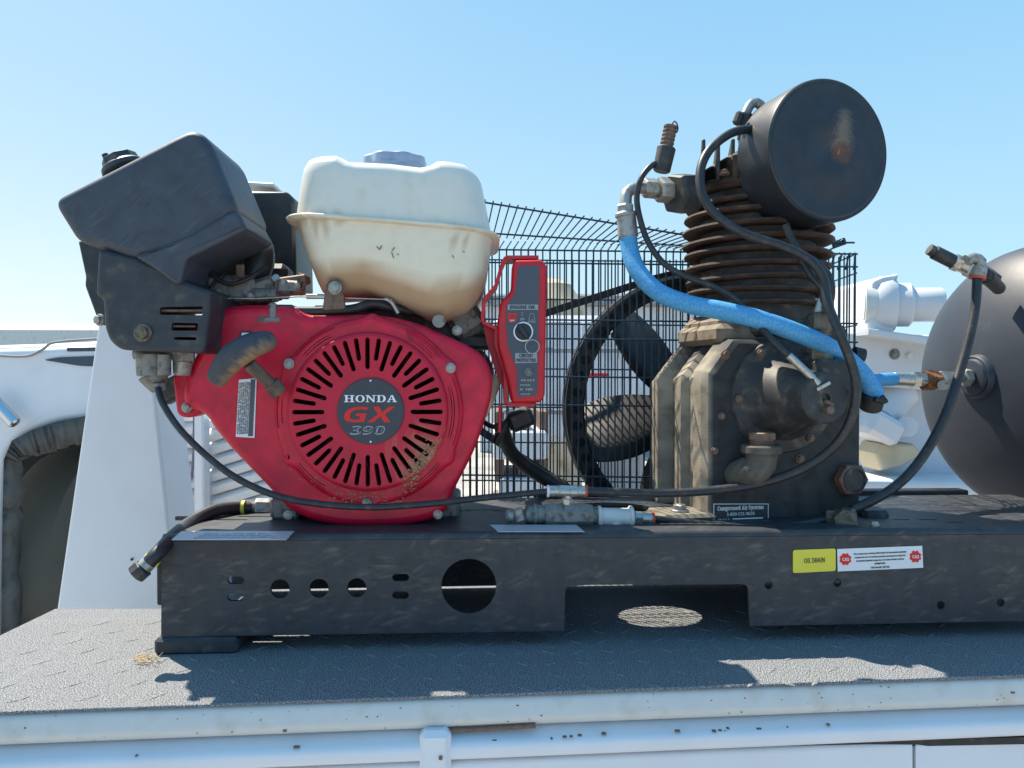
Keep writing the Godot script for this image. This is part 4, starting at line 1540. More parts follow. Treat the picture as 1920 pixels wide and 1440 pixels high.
	for i in 260:
		var px: float
		var py: float
		var z := -0.0352
		if i < 130:
			var u := rnd.randf()
			px = lerpf(765, 808, u) + rnd.randfn(0, 7)
			py = lerpf(905, 828, u) + rnd.randfn(0, 9)
		else:
			var a := deg_to_rad(270 + rnd.randfn(0, 16))
			var rr := rnd.randf_range(150, 180)
			px = 690 + cos(a) * rr
			py = 772 - sin(a) * rr
			z = -0.0448
		var c := L(px, py, -z)
		c.z = z
		var pg := PackedVector2Array()
		for j in 7: pg.append(v2(c) + Vector2.from_angle(TAU * j / 7.0) * k * rnd.randf_range(0.5, 2.6) * Vector2(1.5, 0.8))
		b.slab(Transform3D.IDENTITY, pg, [], z - 0.0005, z + rnd.randf_range(0.0002, 0.0005), 0.0002, 1)
	part(t, "dried_mud", b, M.mud, "", "stuff")
	# emblem
	var em := L(695, 771, 0.034)
	b = G.new()
	b.lathe(Transform3D(Basis(Vector3(1, 0, 0), Vector3(0, 0, 1), Vector3(0, -1, 0)), Vector3(em.x, em.y, -0.0365)), [62 * k, 0.0, 62 * k, 0.0022, 61 * k, 0.003, 0.0, 0.003], 56)
	var eb := part(t, "round_emblem", b, M.emblem)
	var ez := Vector3(em.x, em.y, -0.0331)
	words(eb, "lettering", "HONDA", ez + Vector3(0, 23.5 * k, 0), 98 * k, 13 * k, M.letter_white, true)
	words(eb, "lettering", "GX", ez + Vector3(-3 * k, -6 * k, 0), 90 * k, 29 * k, M.letter_red, false, true, 0.35)
	words(eb, "lettering", "390", ez + Vector3(-5 * k, -35.5 * k, 0), 62 * k, 16 * k, M.letter_grey, false, true, 0.3)
	words(eb, "lettering", "390", ez + Vector3(-5 * k, -35.5 * k, 0.0003), 59 * k, 12.5 * k, M.emblem, false, false, 0.3)
	b = G.new()
	b.cyl(ez + Vector3(0, 57 * k, -0.001), ez + Vector3(0, 57 * k, 0.0004), 1.8 * k)
	b.cyl(ez + Vector3(0, -57 * k, -0.001), ez + Vector3(0, -57 * k, 0.0004), 1.8 * k)
	part(eb, "pin", b, M.letter_white)
	for h in [[845, 690, 0.043], [542, 682, 0.043], [688, 944, 0.043], [540, 966, 0.056], [821, 965, 0.056], [350, 764, 0.06], [857, 620, 0.08], [833, 672, 0.12]]:
		bolt(t, L(h[0], h[1], h[2]), Vector3.BACK, 0.0052 if h[1] < 900 else 0.0048, M.galv)
	# left mounting ear of the housing
	b = G.new()
	b.slab(Transform3D.IDENTITY, rounded(V2([330, 700, 338, 778, 362, 784, 386, 772, 370, 690], 0.08), 0.008, 3), [], -0.1, -0.066, 0.004, 2)
	part(t, "housing_ear", b, M.red)
	# pull handle
	b = G.new()
	var hmid := L(460, 672, -0.005)
	b.paint = func(p: Vector3) -> Color:
		var q := v2(p - hmid) / k
		var s := clampf((q.x * 0.62 - q.y * 0.78) / 10.0 + 0.1 + hsh(p, 130.0) * 1.2, 0, 1) * clampf(1.25 - absf(q.x - 5) / 62.0, 0.15, 1)
		return Color(0.045, 0.055, 0.075).lerp(Color(0.34, 0.21, 0.11), s)
	var hp := G.curve(LL([402, 722, 0.0, 412, 700, -0.006, 434, 672, -0.012, 468, 650, -0.014, 502, 639, -0.01, 518, 634, -0.004]), 0.003)
	var rings := []
	for i in hp.size():
		var u := float(i) / (hp.size() - 1)
		var d: Vector3 = (hp[mini(i + 1, hp.size() - 1)] - hp[maxi(i - 1, 0)]).normalized()
		var nrm := Vector3(-d.y, d.x, 0).normalized()
		var w: float = (16.0 + 9.0 * sin(PI * u)) * k * sqrt(clampf(minf(u, 1.0 - u) / 0.07, 0.02, 1.0))
		var r := []
		for j in 16:
			var a := TAU * j / 16
			r.append(hp[i] + nrm * cos(a) * w + Vector3(0, 0, 1) * sin(a) * w * 0.72)
		rings.append(r)
	b.loft(rings, true, true, 2.0)
	var hn := part(t, "pull_handle", b, M.handle)
	b = G.new()
	b.paint = func(p: Vector3) -> Color: return Color(0.07, 0.06, 0.055).lerp(Color(0.22, 0.14, 0.08), clampf(0.5 + hsh(p, 90.0) * 1.4, 0, 1))
	b.cyl(L(466, 682, -0.008), L(516, 727, 0.02), 12.5 * k, 11 * k, 18, 0.002)
	b.nut(L(508, 718, 0.016), L(524, 736, 0.024), 17 * k, 6, 0.4)
	part(hn, "rope_guide", b, M.handle)
	# warning label and small pictogram
	b = G.new()
	b.slab(Transform3D.IDENTITY, V2([448, 712, 442, 819, 477, 821, 481, 709], 0.0535), [], -0.0545, -0.0535)
	var wl := part(t, "warning_label", b, M.decal_white)
	b = G.new()
	b.slab(Transform3D.IDENTITY, V2([470, 711, 465, 818, 474, 818, 479, 711], 0.053), [], -0.0535, -0.0532)
	part(wl, "blue_strip", b, M.panel_grey)
	for i in 6:
		words(wl, "lettering", "READ OWNERS MANUAL BEFORE OPERATION. DANGER OF EXHAUST GAS.".substr(i * 6, 44), L(465.5 - i * 3.6, 765, 0.053), 98 * k, 2.6 * k, M.letter_dark, false, false, 0.0, Basis(Vector3.BACK, PI / 2 - 0.055))
	b = G.new()
	b.slab(Transform3D.IDENTITY, V2([450, 622, 449, 638, 472, 638, 478, 630, 470, 621], 0.0535), [], -0.0545, -0.0535)
	part(t, "pictogram_label", b, M.letter_dark)
	b = G.new()
	b.slab(Transform3D.IDENTITY, V2([453, 624, 452, 636, 466, 634, 472, 629, 466, 624], 0.053), [], -0.0536, -0.0531)
	part(t, "pictogram_label", b, M.letter_white)
	# breather hose, rod and clips above the housing
	b = G.new()
	b.tube(LL([388, 660, 0.05, 396, 625, 0.055, 415, 600, 0.06, 450, 587, 0.065, 520, 584, 0.07, 600, 584, 0.075, 660, 580, 0.08, 700, 570, 0.085, 740, 578, 0.09, 800, 590, 0.12]), 0.0068, 14)
	part(t, "breather_hose", b, M.hose)
	b = G.new()
	b.tube(LL([398, 559, 0.07, 480, 560, 0.07, 560, 556, 0.07, 735, 562, 0.075]), 0.0011, 6, false)
	b.tube(LL([722, 560, 0.075, 735, 568, 0.075, 746, 588, 0.075]), 0.003, 8)
	part(t, "governor_rod", b, M.steel)
	b = G.new()
	b.box(L(512, 583, 0.058), Vector3(0.009, 0.022, 0.012), 0.002)
	b.box(L(505, 599, 0.058), Vector3(0.03, 0.008, 0.01), 0.002)
	part(t, "hose_clip", b, M.alu)
	# carburettor and the iron behind the air cleaner
	b = G.new()
	b.box(L(440, 545, 0.13), Vector3(0.075, 0.036, 0.08), 0.008)
	b.cyl(L(395, 520, 0.12), L(395, 546, 0.12), 0.02, -1.0, 24, 0.004)
	b.box(L(500, 545, 0.12), Vector3(0.04, 0.034, 0.04), 0.006, Basis(Vector3.BACK, 0.3))
	b.box(L(545, 540, 0.12), Vector3(0.035, 0.02, 0.04), 0.004)
	b.cyl(L(420, 555, 0.1), L(520, 553, 0.1), 0.010)
	var cb := part(t, "carburettor", b, M.alu)
	b = G.new()
	b.box(L(450, 508, 0.09), Vector3(0.012, 0.019, 0.004), 0.002)
	part(cb, "choke_lever", b, M.brown_steel)
	bolt(cb, L(517, 521, 0.1), Vector3(0.2, 0.2, 1), 0.004, M.steel)
	bolt(cb, L(396, 526, 0.09), Vector3(0, 0.6, 1), 0.006, M.galv)
	b = G.new()
	b.box(L(552, 527, 0.12), Vector3(0.04, 0.012, 0.03), 0.002, Basis(Vector3.BACK, 0.15))
	b.tube(LL([520, 545, 0.11, 545, 548, 0.11, 568, 540, 0.11, 572, 520, 0.11, 560, 515, 0.11]), 0.003, 8)
	b.bar(L(520, 525, 0.1), L(512, 566, 0.09), 0.0025)
	part(t, "throttle_linkage", b, M.brown_steel)
	b = G.new()
	b.box(L(470, 528, 0.19), Vector3(0.12, 0.05, 0.05), 0.008)
	part(t, "intake_flange", b, M.iron_dark)
	b = G.new()
	b.tube(LL([388, 505, 0.08, 410, 525, 0.075, 436, 532, 0.075, 470, 520, 0.08, 500, 500, 0.1]), 0.0032, 8)
	part(t, "fuel_line", b, M.black_rubber)
	b = G.new()
	b.tube(LL([400, 590, 0.05, 392, 560, 0.06, 398, 535, 0.07, 420, 515, 0.09]), 0.0026, 8)
	part(t, "throttle_cable", b, M.black_rubber)
	b = G.new()
	b.cyl(L(575, 556, 0.07), L(610, 556, 0.07), 0.0035)
	part(t, "rod_sleeve", b, M.steel)
	for p in [[408, 548, 0.09], [470, 556, 0.085], [556, 536, 0.1], [533, 530, 0.1]]:
		bolt(t, L(p[0], p[1], p[2]), Vector3.BACK, 0.0036, M.galv)
	b = G.new()
	b.tube(LL([400, 440, 0.2, 450, 440, 0.17, 482, 462, 0.15, 484, 500, 0.14, 466, 530, 0.14]), 0.022, 20)
	b.box(L(425, 480, 0.16), Vector3(0.06, 0.07, 0.01), 0.004, Basis(Vector3.BACK, -0.6))
	part(t, "intake_pipe", b, M.black_gloss)
	b = G.new()
	b.slab(Transform3D.IDENTITY, rounded(V2([462, 540, 462, 358, 538, 358, 552, 374, 556, 540], 0.24), 0.006, 3), [], -0.36, -0.24, 0.006, 3)
	var mf := part(t, "muffler", b, M.black_gloss)
	b = G.new()
	b.box(L(497, 354, 0.30), Vector3(0.045, 0.008, 0.06), 0.002, Basis(Vector3.BACK, -0.05))
	part(mf, "heat_shield", b, M.white_dirty)
	# sediment bowl and pipe stubs under the box
	b = G.new()
	b.cyl(L(287, 662, 0.05), L(287, 706, 0.05), 0.0215, 0.0205, 24, 0.002)
	b.cyl(L(288, 704, 0.05), L(296, 734, 0.05), 0.0195, 0.009, 24, 0.002)
	b.cyl(L(308, 664, 0.03), L(308, 704, 0.03), 0.0085, -1.0, 16, 0.001)
	b.nut(L(298, 718, 0.04), L(299, 732, 0.04), 0.009)
	b.cyl(L(252, 664, 0.05), L(330, 664, 0.05), 0.007)
	part(t, "sediment_bowl", b, M.alu)
	b = G.new()
	b.nut(L(344, 658, 0.05), L(344, 678, 0.05), 0.0155)
	b.cyl(L(343, 676, 0.05), L(341, 704, 0.05), 0.0125, 0.011, 20, 0.002)
	part(t, "pipe_stub", b, M.galv)
	b = G.new()
	b.box(L(325, 730, 0.1), Vector3(0.04, 0.03, 0.03), 0.004, Basis(Vector3.BACK, 0.5))
	part(t, "carburettor_foot", b, M.iron_dark)
	# air cleaner, knocked over to the left
	b = G.new()
	b.slab(Transform3D.IDENTITY, rounded(V2([183, 464, 178, 552, 192, 562, 194, 612, 204, 640, 224, 656, 296, 659, 386, 663, 396, 545, 350, 528, 300, 500, 250, 480], 0.0), 0.009, 4), [rounded(V2([300, 576, 299, 590, 380, 591, 380, 574]), 0.002, 2), rounded(V2([322, 605, 321, 620, 371, 620, 371, 606]), 0.002, 2), rounded(V2([326, 632, 326, 637, 368, 638, 368, 632]), 0.002, 2)], -0.12, 0.0, 0.006, 3)
	var lb := part(t, "air_cleaner_base", b, M.black_box)
	bolt(lb, L(268, 624, -0.001), Vector3.BACK, 0.0085, M.brass_grey)
	bolt(lb, L(187, 600, 0.05), Vector3(-0.5, 0, 1), 0.006, M.galv)
	b = G.new()
	b.box(L(345, 583, 0.01), Vector3(0.056, 0.004, 0.01), 0.001)
	b.box(L(346, 612, 0.01), Vector3(0.032, 0.003, 0.01), 0.001)
	part(lb, "slot_bar", b, M.brown_steel)
	b = G.new()
	b.slab(Transform3D.IDENTITY, rounded(V2([145, 450, 160, 520, 158, 535, 185, 608, 205, 612, 205, 455], 0.1), 0.004, 2), [], -0.16, -0.1, 0.003, 2)
	part(t, "air_cleaner_back", b, M.black_box)
	b = G.new()
	b.slab(Transform3D.IDENTITY, rounded(V2([97, 376, 332, 255, 358, 243, 380, 250, 396, 270, 450, 400, 338, 474, 254, 487, 189, 463, 146, 455], 0.0), 0.016, 6), [], -0.135, 0.004, 0.012, 5)
	var ac := part(t, "air_cleaner_cover", b, M.black_plastic)
	b = G.new()
	b.slab(Transform3D.IDENTITY, rounded(V2([250, 480, 350, 444, 432, 396, 448, 398, 462, 428, 456, 434, 350, 486, 338, 532, 328, 533, 292, 506], -0.008), 0.005, 4), [], -0.112, 0.009, 0.005, 3)
	part(ac, "cover_lip", b, M.black_plastic)
	b = G.new()
	var kd := (L(207, 262, 0.03) - L(228, 306, 0.03)).normalized()
	var kp := L(233, 318, 0.04)
	b.cyl(kp - kd * 0.004, kp + kd * 0.008, 0.028, 0.027, 28, 0.003)
	b.flats(Transform3D(G.along(kd), kp + kd * 0.007), [0.024, 0.0, 0.022, 0.010, 0.018, 0.012], 8, 0.2)
	var kn := part(ac, "cover_knob", b, M.black_box)
	b = G.new()
	b.cyl(kp + kd * 0.018 - Vector3(0.014, 0.004, 0), kp + kd * 0.026 - Vector3(0.014, 0.004, 0), 0.004)
	part(kn, "stud", b, M.iron_dark)
	fuel_tank(t)
	control_box(t)
	# output pulley and the parts round it
	b = G.new()
	b.lathe(Transform3D(Basis(Vector3(1, 0, 0), Vector3(0, 0, 1), Vector3(0, -1, 0)), L(862, 706, 0.4)), [0.0, -0.02, 0.062, -0.02, 0.062, -0.012, 0.052, 0.0, 0.062, 0.012, 0.062, 0.02, 0.02, 0.02, 0.02, 0.06, 0.0, 0.06], 40)
	part(t, "pulley", b, M.black_steel)
	b = G.new()
	b.box(L(975, 785, 0.2), Vector3(0.04, 0.03, 0.06), 0.006, Basis(Vector3.BACK, 0.4))
	b.tube(LL([930, 830, 0.18, 945, 800, 0.18, 962, 780, 0.19]), 0.006, 10)
	b.tube(LL([905, 790, 0.2, 925, 800, 0.18, 950, 795, 0.18]), 0.004, 8)
	b.tube(LL([940, 800, 0.22, 960, 850, 0.27, 1010, 890, 0.3, 1060, 915, 0.3]), 0.012, 12)
	part(t, "starter_cables", b, M.black_rubber)
	b = G.new()
	b.tube(LL([903, 778, 0.15, 918, 745, 0.15, 933, 705, 0.15]), 0.0085, 14)
	part(t, "plug_lead_sleeve", b, M.cream)
	b = G.new()
	b.box(L(870, 595, 0.16), Vector3(0.05, 0.06, 0.05), 0.008, Basis(Vector3.BACK, 0.6))
	part(t, "cylinder_shroud", b, M.alu)
	b = G.new()
	b.box(L(895, 642, 0.17), Vector3(0.06, 0.022, 0.06), 0.005)
	part(t, "head_bracket", b, M.iron_dark)
	b = G.new()
	b.cyl(L(823, 602, 0.08), L(823, 602, 0.06), 0.009)
	part(t, "lifting_eye", b, M.alu)
	b = G.new()
	c0 = L(575, 650, 0.15)
	c1 = L(885, 572, 0.15)
	b.box(Vector3((c0.x + c1.x) / 2, (c0.y + c1.y) / 2, -0.22), Vector3(c1.x - c0.x, c1.y - c0.y, 0.13), 0.01)
	part(t, "cylinder_head_cover", b, M.iron_dark)


func fuel_tank(t: Node3D):
	var dz := 0.10
	var k := sz(740, dz)
	var roll := 0.045
	var mid := L(742, 436, dz)
	var lerpx := func(tab: Array, x: float) -> float:
		for i in range(0, tab.size() - 2, 2):
			if x <= tab[i + 2]:
				var u := clampf((x - tab[i]) / (tab[i + 2] - tab[i]), 0, 1)
				return lerpf(tab[i + 1], tab[i + 3], u * u * (3 - 2 * u))
		return tab[-1]
	var yfl := func(x: float) -> float: return 421 + (x - 545) * 0.078
	var ytop := func(x: float) -> float: return lerpx.call([560, 306, 600, 302, 640, 303, 664, 316, 720, 318, 800, 326, 828, 313, 866, 315, 895, 324, 925, 340], x)
	var ybot := func(x: float) -> float: return lerpx.call([560, 552, 600, 566, 650, 556, 690, 552, 730, 566, 780, 594, 826, 604, 866, 590, 905, 572], x)
	# one ring: left and right edge in pixels, share of the height, half depth, corner roundness
	var ring := func(l: float, r: float, u: float, hd: float, up: bool) -> Array:
		var o := []
		for j in 72:
			var a := TAU * j / 72
			var cx := signf(cos(a)) * pow(absf(cos(a)), 0.42)
			var cy := signf(sin(a)) * pow(absf(sin(a)), 0.42)
			var x := (l + r) / 2 + (r - l) / 2 * cx
			var y0: float = yfl.call(x)
			var y: float = lerpf(y0, ytop.call(x) if up else ybot.call(x), u)
			var p := L(x, y, dz)
			p.z = -0.155 + hd * cy
			o.append(p)
		return o
	var stain_and_shade := func(p: Vector3) -> Color:  # brown dirt, with the shade of the undercut belly painted into the same band
		var q := Vector2(742, 436) + Vector2(p.x - mid.x, mid.y - p.y) / k
		var low: float = (q.y - yfl.call(q.x)) / (ybot.call(q.x) - yfl.call(q.x))
		var c := Color(0.90, 0.90, 0.86)
		if low > 0.0:
			var n := hsh(p, 22.0) * 0.12 + hsh(p, 70.0) * 0.05
			var s := smoothstep(0.50, 0.72, low + n) * (1.0 - 0.45 * smoothstep(0.8, 1.05, low + n))
			c = Color(0.95, 0.91, 0.80).lerp(Color(0.50, 0.30, 0.16), s * 0.78)
			if low < 0.12 + hsh(p, 80.0) * 0.22 and hsh(p, 45.0) > -0.02: c = c.lerp(Color(0.50, 0.36, 0.22), 0.6)
			var e := maxf(smoothstep(590, 560, q.x - low * 45.0), smoothstep(905, 925, q.x + low * 18.0))
			c = c.lerp(Color(0.58, 0.40, 0.26), 0.45 * e)
		return c
	var b := G.new()
	b.paint = stain_and_shade
	b.loft([ring.call(556, 924, 0.0, 0.118, true), ring.call(559, 920, 0.2, 0.117, true), ring.call(563, 914, 0.45, 0.115, true), ring.call(567, 908, 0.7, 0.112, true), ring.call(570, 904, 0.84, 0.109, true), ring.call(575, 898, 0.93, 0.103, true), ring.call(584, 889, 0.98, 0.093, true), ring.call(597, 876, 1.0, 0.08, true), ring.call(630, 846, 1.0, 0.055, true), ring.call(680, 800, 1.0, 0.025, true), ring.call(735, 745, 1.0, 0.002, true)], true, true, 1.4)
	var tk := part(t, "fuel_tank", b, M.tank_white)
	b = G.new()
	b.paint = stain_and_shade
	var low := []
	for w in [[556, 924, 0.0, 0.118], [562, 920, 0.12, 0.117], [570, 917, 0.3, 0.115], [579, 914, 0.48, 0.112], [588, 911, 0.62, 0.108], [594, 908, 0.74, 0.1], [601, 902, 0.86, 0.088], [612, 893, 0.94, 0.072], [630, 878, 0.985, 0.052], [660, 852, 1.0, 0.03], [740, 770, 1.0, 0.002]]: low.append(ring.call(w[0], w[1], w[2], w[3], false))
	b.loft(low, true, true, 1.4)
	part(tk, "lower_half", b, M.tank_white)
	b = G.new()
	b.paint = func(p): return Color(0.93, 0.89, 0.78).lerp(Color(0.6, 0.45, 0.3), clampf(hsh(p, 50.0) * 1.2, 0, 0.5))
	b.loft([ring.call(548, 931, 0.0, 0.1205, true), ring.call(541, 937, 0.015, 0.1265, true), ring.call(540, 938, 0.04, 0.1275, true), ring.call(543, 935, 0.065, 0.1255, true), ring.call(552, 927, 0.085, 0.119, true)], true, true, 2.0)
	part(tk, "seam_flange", b, M.tank_white)
	# little scratches on the lower half
	b = G.new()
	for s in [[706, 462, 712, 468], [712, 468, 716, 460], [735, 470, 740, 464], [734, 472, 738, 484], [848, 478, 851, 484], [868, 470, 871, 474], [744, 476, 748, 478]]:
		b.bar(L(s[0], s[1], 0.0385), L(s[2], s[3], 0.0385), 0.0006, 4)
	part(tk, "scratches", b, M.brown_steel, "", "stuff")
	# cap
	b = G.new()
	var cp := L(741, 321, 0.13)
	var o := PackedVector2Array()
	for i in 96:
		var a := TAU * i / 96
		o.append(Vector2.from_angle(a) * (59.0 - 5.0 * (0.5 + 0.5 * cos(a * 8.0))) * k * 1.05)
	var up := Transform3D(Basis(Vector3(1, 0, 0), Vector3(0, 0, -1), Vector3(0, 1, 0)) , cp + Vector3(0, -0.004, 0))
	b.slab(up, disc2(Vector2.ZERO, 60 * k, 48), [], 0.0, 0.008)
	b.slab(up, o, [], 0.006, 0.022, 0.004, 3)
	b.box(cp + Vector3(0.0, 0.0185, 0), Vector3(0.045, 0.012, 0.03), 0.005)
	part(tk, "fuel_cap", b, M.cap_grey)
	# bracket
	b = G.new()
	b.slab(Transform3D.IDENTITY, rounded(V2([604, 582, 612, 530, 622, 524, 640, 528, 648, 580], 0.062), 0.004, 3), [], -0.068, -0.062, 0.001, 1)
	b.cyl(L(628, 540, 0.062), L(628, 540, 0.058), 0.012)
	var br := part(t, "tank_bracket", b, M.brown_steel)
	bolt(br, L(628, 540, 0.056), Vector3.BACK, 0.0068, M.galv)


func control_box(t: Node3D):
	var dz := 0.09
	var k := sz(980, dz)
	var b := G.new()
	b.slab(Transform3D.IDENTITY, rounded(V2([962, 487, 959, 541, 953, 552, 939, 564, 933, 603, 933, 650, 953, 722, 960, 757, 1014, 755, 1022, 742, 1026, 497, 1016, 486], dz), 0.007, 4), [], -dz - 0.045, -dz, 0.006, 4)
	var bx := part(t, "control_box", b, M.red_panel)
	b = G.new()
	b.slab(Transform3D.IDENTITY, rounded(V2([972, 498, 969, 526, 964, 555, 950, 571, 949, 602, 951, 645, 969, 693, 971, 745, 1007, 741, 1012, 498], dz - 0.001), 0.003, 3), [], -dz - 0.002, -dz + 0.0012)
	var fp := part(bx, "face_plate", b, M.panel_grey)
	var fz := dz - 0.0018
	b = G.new()
	b.slab(Transform3D.IDENTITY, V2([952, 571, 952, 581, 1009, 581, 1009, 571], fz), [], -fz - 0.0005, -fz)
	part(fp, "label_strip", b, M.label_grey)
	b = G.new()
	b.slab(Transform3D.IDENTITY, rounded(V2([966, 662, 966, 681, 1007, 680, 1007, 662], fz), 0.001, 2), [], -fz - 0.0005, -fz)
	part(fp, "label_strip", b, M.label_grey)
	words(fp, "lettering", "ENGINE SW.", L(980.5, 576, fz - 0.0005), 48 * k, 6.5 * k, M.letter_dark)
	words(fp, "lettering", "CIRCUIT", L(986.5, 666.8, fz - 0.0005), 26 * k, 6.4 * k, M.letter_dark)
	words(fp, "lettering", "PROTECTOR", L(986.5, 675.5, fz - 0.0005), 36 * k, 6.4 * k, M.letter_dark)
	b = G.new()
	b.slab(Transform3D.IDENTITY, rounded(V2([953, 588, 953, 604, 968, 604, 968, 588], fz), 0.001, 2), [disc2(v2(L(960.5, 594.5, fz)), 4.2 * k, 14)], -fz - 0.0005, -fz)
	b.cyl(L(960.5, 594.5, fz + 0.0005), L(960.5, 594.5, fz), 2.4 * k, -1.0, 12)
	part(fp, "off_mark", b, M.letter_red)
	words(fp, "lettering", "OFF", L(960.5, 601, fz - 0.0004), 9 * k, 3.4 * k, M.decal_white)
	words(fp, "lettering", "I", L(979, 589, fz - 0.0004), 1.6 * k, 8 * k, M.letter_grey)
	words(fp, "lettering", "ON", L(979, 598.5, fz - 0.0004), 8 * k, 4.6 * k, M.letter_grey)
	words(fp, "lettering", "START", L(997, 603.5, fz - 0.0004), 15 * k, 3.4 * k, M.letter_grey)
	b = G.new()
	for e in [[991, 600, 994, 588], [994, 588, 1000, 588], [1000, 588, 1003, 600], [1003, 600, 991, 600]]: b.bar(L(e[0], e[1], fz), L(e[2], e[3], fz), 0.0004, 4)
	part(fp, "start_mark", b, M.letter_grey)
	words(fp, "lettering", "RESET", L(990, 713, fz - 0.0004), 26 * k, 3.4 * k, M.letter_grey)
	words(fp, "lettering", "PUSH", L(985, 722, fz - 0.0004), 18 * k, 3.4 * k, M.letter_grey)
	words(fp, "lettering", "H  10A", L(987, 730, fz - 0.0004), 24 * k, 4.6 * k, M.letter_grey)
	words(fp, "lettering", "CIRCUIT", L(985, 739, fz - 0.0004), 18 * k, 3.2 * k, M.letter_grey)
	var zx := Basis(Vector3(1, 0, 0), Vector3(0, 0, 1), Vector3(0, -1, 0))
	b = G.new()
	b.lathe(Transform3D(zx, L(981, 622, fz)), [18.5 * k, -0.001, 18.5 * k, 0.002, 15.8 * k, 0.0022, 15.8 * k, -0.001], 36)
	var sw := part(fp, "switch_ring", b, M.letter_white)
	b = G.new()
	b.lathe(Transform3D(zx, L(981, 622, fz)), [15 * k, -0.001, 14.6 * k, 0.004, 0.0, 0.004], 32)
	b.box(L(981, 622, fz - 0.008), Vector3(9 * k, 34 * k, 0.012), 0.002, Basis(Vector3.BACK, 0.62))
	part(sw, "switch_knob", b, M.black_box)
	b = G.new()
	var rg := []
	for i in 25: rg.append(L(998 + 13 * cos(TAU * i / 24), 650 + 13 * sin(TAU * i / 24), dz - 0.012))
	b.tube(rg, 0.0007, 6, false)
	part(sw, "key_ring", b, M.letter_grey)
	b = G.new()
	b.lathe(Transform3D(zx, L(991, 697, fz)), [8 * k, -0.001, 8 * k, 0.002, 5 * k, 0.003, 4 * k, 0.007, 0.0, 0.008], 24)
	part(fp, "breaker_button", b, M.alu)
	# sheet bracket that carries the box
	b = G.new()
	var path := [[1010, 482], [962, 482], [948, 482], [940, 500], [930, 535], [908, 562], [905, 590], [905, 604], [931, 616], [930, 646], [947, 696], [949, 758], [1003, 760]]
	for i in path.size() - 1:
		var p := L(path[i][0], path[i][1], 0.1)
		var q := L(path[i + 1][0], path[i + 1][1], 0.1)
		var d := (q - p).normalized()
		var nr := Vector3(-d.y, d.x, 0) * 0.0024
		var g := b.g
		var w := Vector3(0, 0, 0.055)
		b.q4(p + nr, q + nr, q + nr - w, p + nr - w, -1)
		b.q4(p - nr - w, q - nr - w, q - nr, p - nr, -1)
		b.q4(p - nr, q - nr, q + nr, p + nr, -1)
		b.q4(p - nr - w, p + nr - w, q + nr - w, q - nr - w, -1)
		b.flush()
	b.box((L(938, 760, 0.12) + L(936, 808, 0.12)) / 2, Vector3(6 * k, 56 * k, 0.004), 0.001, Basis(Vector3.BACK, -0.03))
	b.slab(Transform3D.IDENTITY, V2([905, 604, 931, 617, 931, 646, 948, 700, 948, 740, 930, 700, 912, 640], 0.13), [], -0.134, -0.13)
	part(t, "box_bracket", b, M.red_panel)


